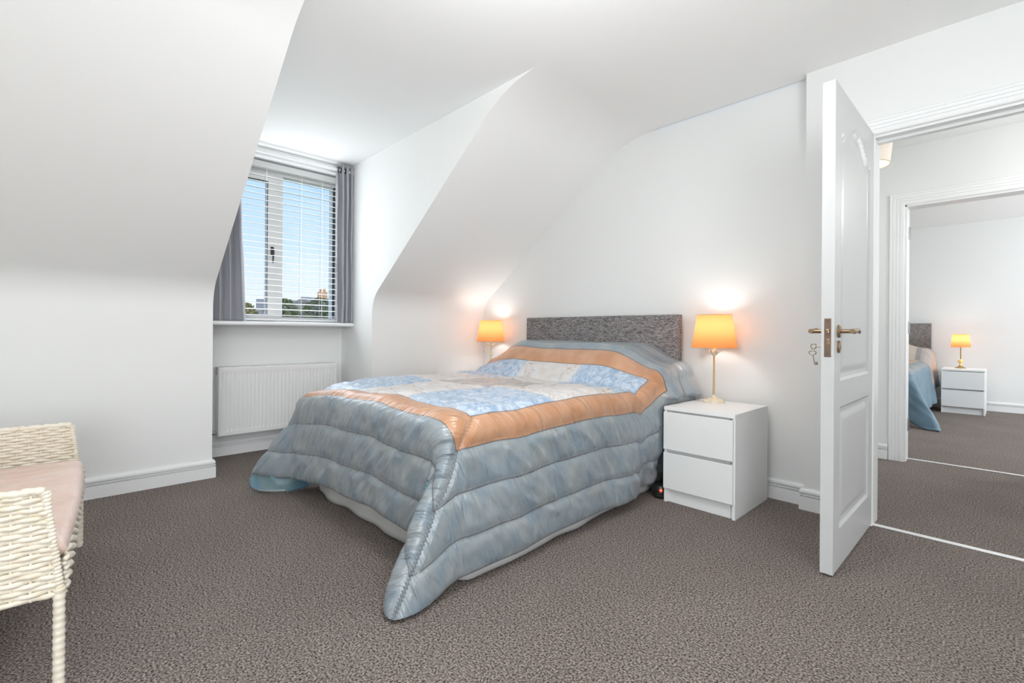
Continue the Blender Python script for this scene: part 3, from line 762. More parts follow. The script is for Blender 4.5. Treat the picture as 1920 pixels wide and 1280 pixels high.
# ---------------- quilt
def quilt_mat():
    m = bpy.data.materials.new('patchwork_satin_quilt'); m.use_nodes = True
    nt = m.node_tree; b = nt.nodes['Principled BSDF']; L = nt.links.new
    b.inputs['Roughness'].default_value = .30; b.inputs['Sheen Weight'].default_value = .12; b.inputs['Sheen Roughness'].default_value = .4
    b.inputs['Specular IOR Level'].default_value = .75
    at = nt.nodes.new('ShaderNodeAttribute'); at.attribute_name = 'hem'
    uv = nt.nodes.new('ShaderNodeUVMap'); uv.uv_map = 'quilt'
    sp = nt.nodes.new('ShaderNodeSeparateXYZ'); L(uv.outputs[0], sp.inputs[0])
    def mth(op, a, b_=None, c=None):
        n = nt.nodes.new('ShaderNodeMath'); n.operation = op
        for i, x in enumerate((a, b_, c)):
            if x is None: continue
            if isinstance(x, (int, float)): n.inputs[i].default_value = x
            else: L(x, n.inputs[i])
        return n.outputs[0]
    def mix(f, a, b_, blend='MIX'):
        n = nt.nodes.new('ShaderNodeMixRGB'); n.blend_type = blend
        for i, x in enumerate((f, a, b_)):
            if isinstance(x, tuple): n.inputs[i].default_value = (*x, 1)
            elif isinstance(x, (int, float)): n.inputs[i].default_value = x
            else: L(x, n.inputs[i])
        return n.outputs[0]
    def noise(scale, detail=3, sx=1, sy=1, dist=0):
        mp = nt.nodes.new('ShaderNodeMapping'); mp.inputs['Scale'].default_value = (sx, sy, 1); L(uv.outputs[0], mp.inputs[0])
        n = nt.nodes.new('ShaderNodeTexNoise'); n.inputs['Scale'].default_value = scale; n.inputs['Detail'].default_value = detail; n.inputs['Distortion'].default_value = dist
        L(mp.outputs[0], n.inputs['Vector']); return n.outputs[0]
    def ramp(x, lo, hi):
        n = nt.nodes.new('ShaderNodeMapRange'); n.inputs[1].default_value = lo; n.inputs[2].default_value = hi; L(x, n.inputs[0]); return n.outputs[0]
    hem = at.outputs['Fac']
    BLUE = (.22, .28, .33); BLUE2 = (.35, .375, .375)
    border = mix(ramp(noise(9, 5), .35, .75), BLUE, BLUE2)
    peach = mix(ramp(noise(9, 4), .35, .7), (.50, .25, .13), (.60, .34, .21))
    U, V = sp.outputs[0], sp.outputs[1]
    cw = .50
    cu = mth('FLOOR', mth('DIVIDE', mth('ADD', U, .0), cw)); cv = mth('FLOOR', mth('DIVIDE', mth('SUBTRACT', V, .13), .50))
    par = mth('MODULO', mth('ADD', mth('ADD', cu, cv), 20), 2)
    lblue = mix(ramp(noise(26, 3, dist=1), .35, .65), (.26, .385, .54), (.56, .64, .74))
    white = mix(ramp(noise(14, 3), .35, .7), (.68, .68, .69), (.62, .56, .51))
    # embroidery outlines
    en = noise(9, 1.5, dist=1.2); line = mth('LESS_THAN', mth('ABSOLUTE', mth('SUBTRACT', en, .52)), .006)
    em = mth('MULTIPLY', line, ramp(noise(4, 1), .48, .52))
    white = mix(em, white, (.16, .10, .09))
    bl = mth('GREATER_THAN', noise(30, 2), .70); white = mix(mth('MULTIPLY', bl, ramp(noise(5, 1), .52, .56)), white, (.42, .24, .16))
    patch = mix(par, lblue, white)
    ctr = mth('MULTIPLY', mth('COMPARE', cu, 1, .1), mth('COMPARE', cv, 1, .1))
    patch = mix(ctr, patch, mix(ramp(noise(20, 3), .35, .65), (.36, .35, .35), (.50, .47, .44)))
    c1 = mix(mth('GREATER_THAN', hem, .48), border, peach)
    c2 = mix(mth('GREATER_THAN', hem, .60), c1, patch)
    # stitched seams darken slightly
    for sv in (.15, .32, .48, .60):
        c2 = mix(mth('MULTIPLY', mth('LESS_THAN', mth('ABSOLUTE', mth('SUBTRACT', hem, sv)), .0028), .75), c2, (.10, .09, .09))
    att = nt.nodes.new('ShaderNodeAttribute'); att.attribute_name = 'mitre'
    mit = mth('MULTIPLY', mth('LESS_THAN', att.outputs['Fac'], .0016), mth('MULTIPLY', mth('GREATER_THAN', hem, .48), mth('LESS_THAN', hem, .60)))
    c2 = mix(mth('MULTIPLY', mit, .7), c2, (.10, .06, .05))
    L(c2, b.inputs['Base Color'])
    bp = nt.nodes.new('ShaderNodeBump'); bp.inputs['Strength'].default_value = .6; bp.inputs['Distance'].default_value = .006
    crk = noise(42, 4, dist=.8); L(mth('MULTIPLY', crk, mth('ADD', mth('MULTIPLY', mth('GREATER_THAN', hem, .60), 1.0), .35)), bp.inputs['Height'])
    am = nt.nodes.new('ShaderNodeAttribute'); am.attribute_name = 'mitre'
    aa = nt.nodes.new('ShaderNodeAttribute'); aa.attribute_name = 'along'
    cb = nt.nodes.new('ShaderNodeCombineXYZ'); L(aa.outputs['Fac'], cb.inputs[0]); L(mth('MULTIPLY', hem, .22), cb.inputs[1])
    wn_ = nt.nodes.new('ShaderNodeTexNoise'); wn_.inputs['Scale'].default_value = 24; wn_.inputs['Detail'].default_value = 3; wn_.inputs['Distortion'].default_value = .5; L(cb.outputs[0], wn_.inputs['Vector'])
    bp2 = nt.nodes.new('ShaderNodeBump'); bp2.inputs['Strength'].default_value = .8; bp2.inputs['Distance'].default_value = .028
    L(mth('MULTIPLY', wn_.outputs[0], mth('MULTIPLY', mth('LESS_THAN', hem, .60), ramp(am.outputs['Fac'], 0., .06))), bp2.inputs['Height']); L(bp.outputs[0], bp2.inputs['Normal'])
    L(bp2.outputs[0], b.inputs['Normal'])
    return m
M_QUILT = quilt_mat()
M_LINING = mat('teal_quilt_lining', (.13, .27, .36), .5, var=(6, (.22, .30, .30), (1, 1, 1), .4, .65))

def quilt_mesh():
    st = .0115
    OR, OL, OF = .585, .585, .475
    W = XR_ - XL_; Lh = YT_ - YF_
    us = np.arange(-OL, W + OR + st, st); vs = np.arange(-OF, Lh + st, st)
    us = np.linspace(-OL, W + OR, len(us)); vs = np.linspace(-OF, Lh, len(vs))
    U, V = np.meshgrid(us, vs, indexing='ij')
    # straying hem
    rho = .085
    br = U - W; bl_ = -U; bf = -V
    def topz(x, y):
        h = .230 * sstep(y, 2.34, 2.70)
        side = (.50 + .50 * sstep(x, XL_ + .0, XL_ + .28)) * (1 - .50 * sstep(x, XR_ - .34, XR_ - .02))
        z = TOP + h * side
        # tuck in front of the pillows
        z = z - .018 * np.exp(-((y - 2.37) / .035) ** 2)
        z = z + .012 * vnoise(x * 3, y * 3, 11) + .006 * vnoise(x * 7, y * 7, 12)
        z = z - .060 * sstep(-x, 2.35, 2.95) * (1 - sstep(y, 1.02, 1.45))
        return z
    # arc helper: distance past the inset edge -> (outward, down)
    def arc(d):
        L = rho * PI / 2
        t = np.clip(d / L, 0, 1) * PI / 2
        o = rho * np.sin(t); w = rho * (1 - np.cos(t)); ex = np.maximum(d - L, 0)
        return o, w, ex
    ins = rho * .75
    tabR = np.array([(0, 0, 0), (9, -.03, .08), (17, -.10, .18), (25, -.08, .11), (32, -.13, .22), (39, -.12, .38), (47, .03, .44), (56, .10, .37), (70, .05, .18), (90, 0, 0)])
    tabL = np.array([(0, 0, 0), (14, .10, .12), (28, .40, .34), (38, .53, .38), (46, .30, .30), (53, .04, .26), (62, .02, -.02), (70, .14, -.16), (80, .05, -.03), (90, 0, 0)])
    def interp(tb, th, c):
        # smooth-ish interpolation
        a = np.interp(th, tb[:, 0], tb[:, c])
        for dd in (3, 5): a = .5 * a + .25 * (np.interp(th - dd, tb[:, 0], tb[:, c]) + np.interp(th + dd, tb[:, 0], tb[:, c]))
        return a
    dr = br + ins; dl = bl_ + ins; df = bf + ins
    right = dr > 0; left = dl > 0; foot = df > 0
    X = XL_ + U; Y = YF_ + V
    cx = np.where(right, XR_ - ins, np.where(left, XL_ + ins, X)); cy = np.where(foot, YF_ + ins, Y)
    Z0 = topz(cx, cy)
    PX, PY, PZ = cx.copy(), cy.copy(), Z0.copy()
    # single sides
    def single(mask, d, sx, sy, along):
        o, w, ex = arc(np.where(mask, d, 0))
        return o, w, ex
    side_only = (right | left) & ~foot
    sgn = np.where(right, 1., -1.)
    dS = np.where(right, dr, dl)
    o, w, ex = arc(np.where(side_only, dS, 0))
    bulge = sstep(Y, 2.35, 2.65)
    out = o + .006 * np.sin(V * 7) * ex / .5
    # the pillow end: swells outward, then falls straight
    out = out + bulge * (.075 * np.sin(PI * np.clip(ex / .42, 0, 1)) + .012 * np.sin(V * 38 + 1.0) * np.clip(ex / .2, 0, 1))
    out = out - .05 * sstep(Y, 2.2, 2.5) * np.clip((ex - .15) / .3, 0, 1)
    out = out + (.012 * vnoise(V * 5, ex * 3, 21) + .02 * np.clip(ex, 0, 1) * (1 - sstep(Y, 1.2, 1.7))) * np.clip(ex / .15, 0, 1) * (1 - .5 * bulge)
    PX = np.where(side_only, cx + sgn * out, PX); PZ = np.where(side_only, Z0 - w - ex * (1 + .12 * bulge), PZ)
    foot_only = foot & ~(right | left)
    o, w, ex = arc(np.where(foot_only, df, 0))
    outf = o + (.012 * vnoise(U * 4, ex * 3, 22) + .05 * ex * (.5 + .5 * np.cos((U - .3) * 3.2))) * np.clip(ex / .12, 0, 1)
    # panel swells near the right corner
    outf = outf + .0 * ex
    # fade to zero toward corners to meet the folds
    PY = np.where(foot_only, cy - outf, PY); PZ = np.where(foot_only, Z0 - w - ex, PZ)
    # corners
    for mask, tb, sg, ds in ((right & foot, tabR, 1., dr), (left & foot, tabL, -1., dl)):
        dd = np.where(mask, ds, 1e-6); ff = np.where(mask, df, 1e-6)
        r = np.hypot(dd, ff); th = np.degrees(np.arctan2(dd, ff))
        # rounded quilt corner
        cc, s_ = np.cos(np.radians(th)), np.sin(np.radians(th)); mf, ms = OF + ins, OR + ins
        rmax = np.minimum(mf / np.maximum(cc, 1e-6), ms / np.maximum(s_, 1e-6)); rrd = ((cc / mf) ** 7 + (s_ / ms) ** 7) ** (-1 / 7)
        r = r * (1 + (rrd / rmax - 1) * np.clip(r / rmax, 0, 1) ** 2)
        o, w, ex = arc(r)
        thr = np.radians(th)
        hx = interp(tb, th, 1) ; hy = interp(tb, th, 2)
        # match the side/foot sway at 0 and 90 degrees
        k0 = np.clip(1 - th / 14, 0, 1); k9 = np.clip((th - 76) / 14, 0, 1)
        ucor = np.where(sg > 0, W, 0.) 
        eo = np.clip(ex / .12, 0, 1)
        f0 = (.012 * vnoise((W if sg > 0 else 0.) * 4 + 0 * ex + (0), ex * 3, 22) + .05 * ex * (.5 + .5 * math.cos(((W if sg > 0 else 0.) - .3) * 3.2))) * eo * k0
        s9 = (.012 * vnoise(-ins * 0 + 0 * ex, ex * 3, 21) + .02 * np.clip(ex, 0, 1)) * np.clip(ex / .15, 0, 1) * k9
        hn = np.sqrt(hx ** 2 + hy ** 2)
        curv = np.clip(ex / .25, 0, 1) ** (.6 if sg > 0 else .22)
        hh = ex * curv
        x = cx + sg * (o * np.sin(thr) + hh * hx + s9); y = cy - (o * np.cos(thr) + hh * hy + f0)
        z = Z0 - w - ex * np.sqrt(np.maximum(.05, 1 - (hn * curv) ** 2))
        PX = np.where(mask, x, PX); PY = np.where(mask, y, PY); PZ = np.where(mask, z, PZ)
    # distance to hem
    hemR = OR - br; hemL = OL - bl_; hemF = OF - bf; hemH = .48 + (2.62 - Y) * 1.15
    hemH_s = np.where(Y > 2.62, .48 - (Y - 2.62) * .8, hemH)
    hem = np.minimum(np.minimum(hemR, hemL), np.minimum(hemF, hemH_s))
    srt = np.sort(np.stack([hemR, hemL, hemF, hemH_s], -1), -1); mitre = srt[..., 1] - srt[..., 0]
    # surface normals
    P = np.stack([PX, PY, PZ], -1)
    du = np.gradient(P, axis=0); dv = np.gradient(P, axis=1); N = np.cross(du, dv); N /= (np.linalg.norm(N, axis=-1, keepdims=True) + 1e-9)
    # quilting: puffs between the seams, puckers across them
    head = hemH_s <= hem + 1e-9
    seams = np.array([0., .15, .32, .48, .60]); 
    ds_ = np.min(np.abs(hem[..., None] - seams), -1)
    ds_ = np.where((hem < .48) & head, np.abs(hem - .48), ds_)
    puff = .012 * (1 - np.exp(-ds_ / .020))
    bandm = (hem > .48) & (hem < .60); puff = np.where(bandm, .007 * (1 - np.exp(-ds_ / .02)), puff)
    isF = (hemF <= hem + 1e-9)
    al = np.where(isF, U, V); ac = hem
    wr = vnoise(al * 22 + ac * 6, ac * 5, 31) * .55 + vnoise(al * 41 - ac * 9, ac * 9, 32) * .3 + vnoise(al * 9 + ac * 10, ac * 6, 33) * .6
    slant = np.where(isF, -9., 9.)
    r1 = np.clip(1 - np.abs(vnoise(al * 8.5 + ac * slant, ac * 3.2, 34)) * 2.6, 0, 1) ** 1.6
    r2 = np.clip(1 - np.abs(vnoise(al * 17 + ac * slant * 1.6, ac * 5.5 + 4, 35)) * 2.8, 0, 1) ** 1.6
    ridge = 1.1 * r1 + .6 * r2
    w_amp = np.where(hem < .48, .0085, np.where(hem < .60, .0030, .0))
    w_amp = np.where(head & (hem < .48), .003, w_amp)
    w_amp = w_amp * np.clip(mitre / .05, 0, 1) * (.35 + .65 * np.clip(ds_ / .03, 0, 1))
    cor = ((right | left) & foot); w_amp = np.where(cor, w_amp * .45, w_amp)
    disp = puff + w_amp * (.55 * wr + 1.0 * ridge)
    # crinkled patchwork
    inn = sstep(hem, .595, .63)
    cr = (1 - 2 * np.abs(vnoise(U * 26 + V * 7, V * 34, 41))) * .5 + vnoise(U * 14, V * 16, 42) * .6 + vnoise(U * 50, V * 55, 43) * .25
    disp = disp + inn * .0085 * cr - .006 * inn * np.exp(-(np.minimum(np.abs(((U) / .5) % 1 - 0), 1 - ((U) / .5) % 1) / .03) ** 2)
    disp = disp - .006 * inn * np.exp(-(np.minimum(((V - .13) / .5) % 1, 1 - ((V - .13) / .5) % 1) / .03) ** 2)
    # big soft creases on the pillow flank
    fl_ = bulge * right * np.clip((dS - .02) / .15, 0, 1)
    disp = disp + fl_ * .02 * np.sin(V * 30 + ac * 8)
    P = P + N * disp[..., None]
    # let the trailing corners lie on the carpet
    z = P[..., 2]; low = z < .020
    P[..., 2] = np.where(low, .020 - .006 * np.tanh((.020 - z) / .02) + .0 * z, z)
    over = np.clip(.020 - z, 0, .2)
    # keep the cloth clear of the cabinet beside it
    near = (P[..., 1] > 2.50) & (P[..., 2] < .585) & (U > W / 2)
    P[..., 0] = np.where(near, np.minimum(P[..., 0], -1.405), P[..., 0])
    P[..., 1] = np.minimum(P[..., 1], YT_ + .0)
    nearL = (P[..., 1] > 2.50) & (P[..., 2] < .585) & (U < W / 2)
    P[..., 0] = np.where(nearL, np.maximum(P[..., 0], -3.185), P[..., 0])
    al = al + np.where(isF, -.7, .5) * hem
    return P, hem, mitre, U, V, al
Pq, hem, mitre, Uq, Vq, alq = quilt_mesh()
qo = np.array([(XL_ + XR_) / 2, (YF_ + YT_) / 2, 0.])
quilt = grid_obj('quilt', Pq - qo, [M_QUILT, M_LINING])
quilt.location = tuple(qo)
tag(quilt, 'blue-grey satin patchwork quilt with peach band draped over the bed and trailing on carpet', 'quilt')
me = quilt.data
for nm, arr in (('hem', hem), ('mitre', mitre), ('along', alq)):
    a = me.attributes.new(nm, 'FLOAT', 'POINT'); a.data.foreach_set('value', arr.reshape(-1).astype(np.float32))
uvl = me.uv_layers.new(name='quilt')
li = np.zeros(len(me.loops), np.int32); me.loops.foreach_get('vertex_index', li)
uvf = np.stack([Uq.reshape(-1)[li], Vq.reshape(-1)[li]], -1).astype(np.float32); uvl.data.foreach_set('uv', uvf.reshape(-1))
md = quilt.modifiers.new('s', 'SOLIDIFY'); md.thickness = .012; md.offset = -1; md.material_offset = 1; md.material_offset_rim = 0

# small black device with a red light between bed and cabinet
dv = empty('power_adapter', (-1.437, 2.60, 0), label='small black electrical device with glowing red light on carpet beside the cabinet', cat='device')
M_BLK = mat('black_plastic', (.015, .015, .015), .3)
bm = bmesh.new(); lathe(bm, [(.040, 0), (.046, .01), (.046, .060), (.040, .075), (.03, .08)], n=24); obj('housing', bm, M_BLK, dv, smooth=True)
bm = bmesh.new(); 
for z in (.02, .035, .05): tube(bm, [(.047 * math.cos(2 * PI * k / 24), .047 * math.sin(2 * PI * k / 24), z) for k in range(25)], .002, 6, caps=False)
obj('rib', bm, M_BLK, dv, smooth=True)
bm = bmesh.new(); bmesh.ops.create_uvsphere(bm, u_segments=12, v_segments=8, radius=.008, matrix=Matrix.Translation((.026, -.040, .052))); obj('indicator_light', bm, mat('red_neon', (.6, .02, .01), .3, emit=((1, .05, .02), 5)), dv, smooth=True)

# ------------------------------------------------------------------ wicker bench
M_WICK = mat('painted_wicker', (.84, .78, .67), .5, bump=(90, .15, .002), var=(30, (.74, .66, .52), (1, 1, 1), .45, .7))
M_CUSH = mat('pink_satin_cushion', (.76, .55, .47), .38, sheen=.2, var=(7, (.84, .66, .59), (1, 1, 1), .4, .7))
bench = empty('wicker_bench', (-2.325, -.206, 0), R(-3.6), label='cream painted woven wicker bench with pink seat cushion by the left wall', cat='bench')
BW = .585    # half width (outer)
def weave_panel(name, plane_x, y_back, zfront_poly, parent, inward):
    """woven end panel in the plane x=plane_x. outline front edge given by function yf(z); rows of strands over stakes"""
    bm = bmesh.new(); z0, z1, yf0, yf1 = zfront_poly
    rows = int((z1 - z0) / .0118); th = .011
    for r_ in range(rows):
        z = z0 + (r_ + .5) * (z1 - z0) / rows; t = (z - z0) / (z1 - z0); yf = yf0 + (yf1 - yf0) * t
        pts = []; n = int((yf - y_back) / .012)
        for i in range(n + 1):
            y = y_back + (yf - y_back) * i / n
            ph_ = y / .036 * PI + (r_ % 2) * PI
            pts.append((plane_x + .0045 * math.sin(ph_), y, z + .0012 * math.sin(r_ * 7.3 + i * .9)))
        tube(bm, pts, [.0073 + .0007 * math.sin(i * 1.7 + r_ * 2.1) for i in range(n + 1)], 6)
    o = obj('woven_strands', bm, M_WICK, parent, smooth='all'); o['kind'] = 'stuff'
    o.name = name
    bm = bmesh.new()
    k = 0
    y = y_back + .018
    while y < min(yf0, yf1) + .02:
        zt_ = z1 - .004
        tube(bm, [(plane_x, y, z0), (plane_x, y, zt_)], .0035, 6); y += .036
    o = obj('stake', bm, M_WICK, parent, smooth=True); o['kind'] = 'stuff'
    # wrapped front border and braided top
    bm = bmesh.new(); N_ = 110
    pts = [(plane_x, yf0 + (yf1 - yf0) * i / N_, z0 + (z1 - z0) * i / N_) for i in range(N_ + 1)]
    tube(bm, pts, [.0095 + .0015 * math.sin(i * PI * .5) for i in range(N_ + 1)], 10); obj('front_border', bm, M_WICK, parent, smooth='all')
    bm = bmesh.new(); N_ = 90
    pts = [(plane_x, y_back + (yf1 - y_back) * i / N_, z1 + .004 + .0015 * math.sin(i * .9)) for i in range(N_ + 1)]
    tube(bm, pts, [.0105 + .0018 * math.sin(i * PI * .55) for i in range(N_ + 1)], 10); obj('top_border', bm, M_WICK, parent, smooth='all')
bz0 = .265
arms = []
def bench_build():
    yb = -.36
    for sx in (-1, 1):
        x = sx * (BW - .018)
        weave_panel('woven_strands', x, yb, (bz0, .545, .255, .224), bench, -sx)
        for yy in (.252, yb):
            bm = bmesh.new(); N_ = 60
            pts = [(x, yy, bz0 + .02 - (bz0 + .02) * i / N_) for i in range(N_ + 1)]
            tube(bm, pts, [.0125 + .0012 * math.sin(i * PI * .5) for i in range(N_ + 1)], 10); obj('leg', bm, M_WICK, bench, smooth='all')
    # front apron of woven strands
    bm = bmesh.new(); rows = 8
    for r_ in range(rows):
        z = bz0 + r_ * .0125; n = 90
        pts = [(-BW + .03 + (2 * BW - .06) * i / n, .262 + .0045 * math.sin(i * PI / 3 + (r_ % 2) * PI), z) for i in range(n + 1)]
        tube(bm, pts, .0066, 6)
    o = obj('front_apron', bm, M_WICK, bench, smooth='all'); o['kind'] = 'stuff'
    # seat deck and back
    obj('seat_deck', box(-BW + .03, BW - .03, yb, .250, .325, .345, .004), M_WICK, bench)
    bm = bmesh.new(); rows = 34
    for r_ in range(rows):
        z = bz0 + r_ * .0125; n = 90
        pts = [(-BW + .02 + (2 * BW - .04) * i / n, yb - .02 * (z - .3) / .4 + .0045 * math.sin(i * PI / 3 + (r_ % 2) * PI), z) for i in range(n + 1)]
        tube(bm, pts, .0066, 6)
    o = obj('backrest', bm, M_WICK, bench, smooth='all'); o['kind'] = 'stuff'
    # cushion
    nu, nv = 90, 60
    u = np.linspace(-1, 1, nu)[:, None]; v = np.linspace(-1, 1, nv)[None, :]
    hw, hd, cz = BW - .045, .315, .372
    def sq(a): return np.sign(a) * (1 - (1 - np.abs(a)) ** 1.0)
    edge = np.maximum(np.abs(u), np.abs(v))
    def layer(sgn):
        ru = np.clip((1 - np.abs(u)) / .07, 0, 1); rv = np.clip((1 - np.abs(v)) / .12, 0, 1)
        prof = np.sqrt(1 - (1 - ru) ** 2) * np.sqrt(1 - (1 - rv) ** 2)
        z = sgn * .028 * prof + sgn * .006 * (1 - u ** 2) * (1 - v ** 2)
        zz = cz + z + (0.0045 * vnoise(u * 22 + v * 1.5, v * 3.0, 51) * prof + .003 * vnoise(u * 45, v * 4, 52) * prof if sgn > 0 else 0)
        x = u * hw + 0 * v; y = -.05 + v * hd + .012 * (1 - u ** 2) * (v > 0) * v
        return np.stack([x + 0 * zz, y + 0 * zz, zz], -1)
    T = layer(1); Bm = layer(-1)
    o = grid_obj('seat_cushion', T, M_CUSH, bench)
    b2 = bmesh.new(); b2.from_mesh(o.data)
    base = len(b2.verts)
    V2 = [b2.verts.new(tuple(p)) for p in Bm.reshape(-1, 3)]
    for i in range(nu - 1):
        for j in range(nv - 1):
            b2.faces.new((V2[i * nv + j], V2[i * nv + j + 1], V2[(i + 1) * nv + j + 1], V2[(i + 1) * nv + j]))
    bmesh.ops.remove_doubles(b2, verts=b2.verts, dist=1e-4)
    for f in b2.faces: f.smooth = True
    b2.to_mesh(o.data); b2.free()
    o['label'] = 'pink satin seat cushion'
bench_build()

# ------------------------------------------------------------------ hall pendant
M_PSH = shade_mat('linen_pendant_shade', (.74, .70, .66), .12)
pd = empty('pendant_lamp', (-.615, 3.58, 2.0), label='cream linen drum pendant lamp hanging in the hall behind the open door', cat='lamp')
bm = bmesh.new(); lathe(bm, [(.112, 0), (.136, .26)], n=48, cap=False); ps = obj('lamp_shade', bm, M_PSH, pd, smooth='all')
bm = bmesh.new(); tube(bm, [(0.112 * math.cos(2 * PI * k / 48), 0.112 * math.sin(2 * PI * k / 48), 0) for k in range(49)], .002, 6, caps=False); obj('rim', bm, M_STEM, ps, smooth=True)
bm = bmesh.new(); tube(bm, [(0, 0, .16), (0, 0, .415)], .003, 8); obj('cord', bm, W_UPVC, pd)
bm = bmesh.new(); lathe(bm, [(.02, .12), (.022, .16), (.012, .18)], n=16); obj('bulb_holder', bm, W_UPVC, pd, smooth=True)
bm = bmesh.new(); bmesh.ops.create_uvsphere(bm, u_segments=16, v_segments=12, radius=.03, matrix=Matrix.Translation((0, 0, .10))); obj('bulb', bm, M_BULB, pd, smooth=True)
bm = bmesh.new(); lathe(bm, [(.045, .395), (.04, .415)], n=24); obj('ceiling_rose', bm, W_UPVC, pd, smooth=True)
point('bulb_light', (-.615, 3.58, 2.05), 1.0, (1, .88, .66), .03)

# ------------------------------------------------------------------ second bedroom bed
gxl, gxr, gyf, gyt = -2.15, -.74, 6.62, 8.60
gb, gox, goy = make_bed('double_bed', 'double bed with grey headboard seen through the doorways in the second bedroom', gxl, gxr + .06, gyf, gyt, .60, 1.135)
bm = bmesh.new(); B(bm, gxl - gox, gxr - .03 - gox, gyf + .06 - goy, gyt - goy, .02, .36, .01)
obj('valance', bm, mat('dark_grey_valance', (.10, .10, .12), .9), gb)
def guest_quilt():
    st = .02
    W = gxr - gxl; Lh = gyt - gyf; OS = .50
    us = np.linspace(-.3, W + OS, int((W + OS + .3) / st)); vs = np.linspace(-OS, Lh - .02, int((Lh + OS) / st))
    U, V = np.meshgrid(us, vs, indexing='ij'); rho = .10; ins = .07
    dr = U - W + ins; df = -V + ins; dl = -U
    cx = np.where(dr > 0, gxr - ins, np.where(dl > 0, gxl, gxl + U)); cy = np.where(df > 0, gyf + ins, gyf + V)
    Z0 = .62 + .26 * sstep(cy, 8.0, 8.32) * (1 - .35 * sstep(cx, gxr - .4, gxr)) + .012 * vnoise(cx * 4, cy * 4, 61)
    r = np.hypot(np.maximum(dr, 0), np.maximum(df, 0)) + 1e-9; th = np.arctan2(np.maximum(dr, 0), np.maximum(df, 0))
    Lr = rho * PI / 2; t = np.clip(r / Lr, 0, 1) * PI / 2; o = rho * np.sin(t); w = rho * (1 - np.cos(t)); ex = np.maximum(r - Lr, 0)
    fold = np.exp(-((np.degrees(th) - 50) / 22) ** 2) * (dr > 0) * (df > 0)
    fl = .10 + .04 * np.sin(V * 14) * (df <= 0) + .40 * fold
    dx = np.where(dr > 0, np.sin(th), 0); dy = np.where(df > 0, -np.cos(th), 0)
    x = cx + dx * (o + ex * fl) + fold * .04 * ex; y = cy + dy * (o + ex * fl)
    z = Z0 - w - ex * np.sqrt(1 - np.clip(fl, 0, .9) ** 2)
    x = x - (dl > 0) * 0; z = z - np.maximum(dl, 0)
    zc = .02; z = np.where(z < zc, zc, z)
    P = np.stack([x, y, z], -1)
    du = np.gradient(P, axis=0); dv_ = np.gradient(P, axis=1); N = np.cross(du, dv_); N /= (np.linalg.norm(N, axis=-1, keepdims=True) + 1e-9)
    P = P + N * (.010 * vnoise(U * 5 + V * 18, V * 14, 62) * (z > .04) + .006 * vnoise(U * 14, V * 9, 63))[..., None]
    P[..., 2] = np.maximum(P[..., 2], .012)
    # stay clear of the cabinet and the headboard
    P[..., 0] = np.where((P[..., 1] > 8.05) & (P[..., 2] < .58), np.minimum(P[..., 0], -.645), P[..., 0])
    return P, U, V, W
Pg, Ug, Vg, Wg = guest_quilt()
gq0 = np.array([(gxl + gxr) / 2, (gyf + gyt) / 2, 0.])
def gq_mat():
    m = bpy.data.materials.new('guest_quilt_fabric'); m.use_nodes = True; nt = m.node_tree; b = nt.nodes['Principled BSDF']
    b.inputs['Roughness'].default_value = .5; b.inputs['Sheen Weight'].default_value = .2
    at = nt.nodes.new('ShaderNodeAttribute'); at.attribute_name = 'band'; r = nt.nodes.new('ShaderNodeValToRGB'); r.color_ramp.interpolation = 'CONSTANT'
    e = r.color_ramp.elements; e[0].position = 0; e[0].color = (.125, .215, .285, 1); e[1].position = .36; e[1].color = (.24, .27, .285, 1)
    for p, c in ((.46, (.50, .34, .26, 1)), (.64, (.42, .38, .36, 1)), (.74, (.30, .27, .27, 1)), (.78, (.52, .45, .36, 1))):
        k = e.new(p); k.color = c
    nt.links.new(at.outputs['Fac'], r.inputs[0]); nt.links.new(r.outputs[0], b.inputs['Base Color']); return m
gq = grid_obj('quilt', Pg - gq0, [gq_mat(), M_LINING]); gq.location = tuple(gq0)
band = np.clip(np.minimum(Wg + .50 - Ug, Vg + .50) * .85, 0, 2) * .9
a = gq.data.attributes.new('band', 'FLOAT', 'POINT'); a.data.foreach_set('value', np.clip(band, 0, .77).reshape(-1).astype(np.float32) + (Vg > 1.45).reshape(-1) * .3)
md = gq.modifiers.new('s', 'SOLIDIFY'); md.thickness = .012; md.offset = -1; md.material_offset = 1
tag(gq, 'blue quilt with pinkish band on the bed in the second bedroom', 'quilt')

# flush lamp added out of view as a body for the ceiling fill
cl = empty('added_ceiling_lamp', (-1.0, 1.0, 2.34), label='flush opal glass lamp added out of view on the bedroom ceiling', cat='lamp')
bm = bmesh.new(); lathe(bm, [(.175, .055), (.18, .06), (.18, .08), (.16, .08)], n=40); obj('rim', bm, W_TRIM, cl, smooth=True)
bm = bmesh.new(); lathe(bm, [(.01, 0), (.08, .008), (.13, .025), (.16, .045), (.17, .062)], n=40); obj('glass_dome', bm, mat('opal_glass', (.9, .9, .88), .2, emit=((1, 1, .98), 2)), cl, smooth=True)

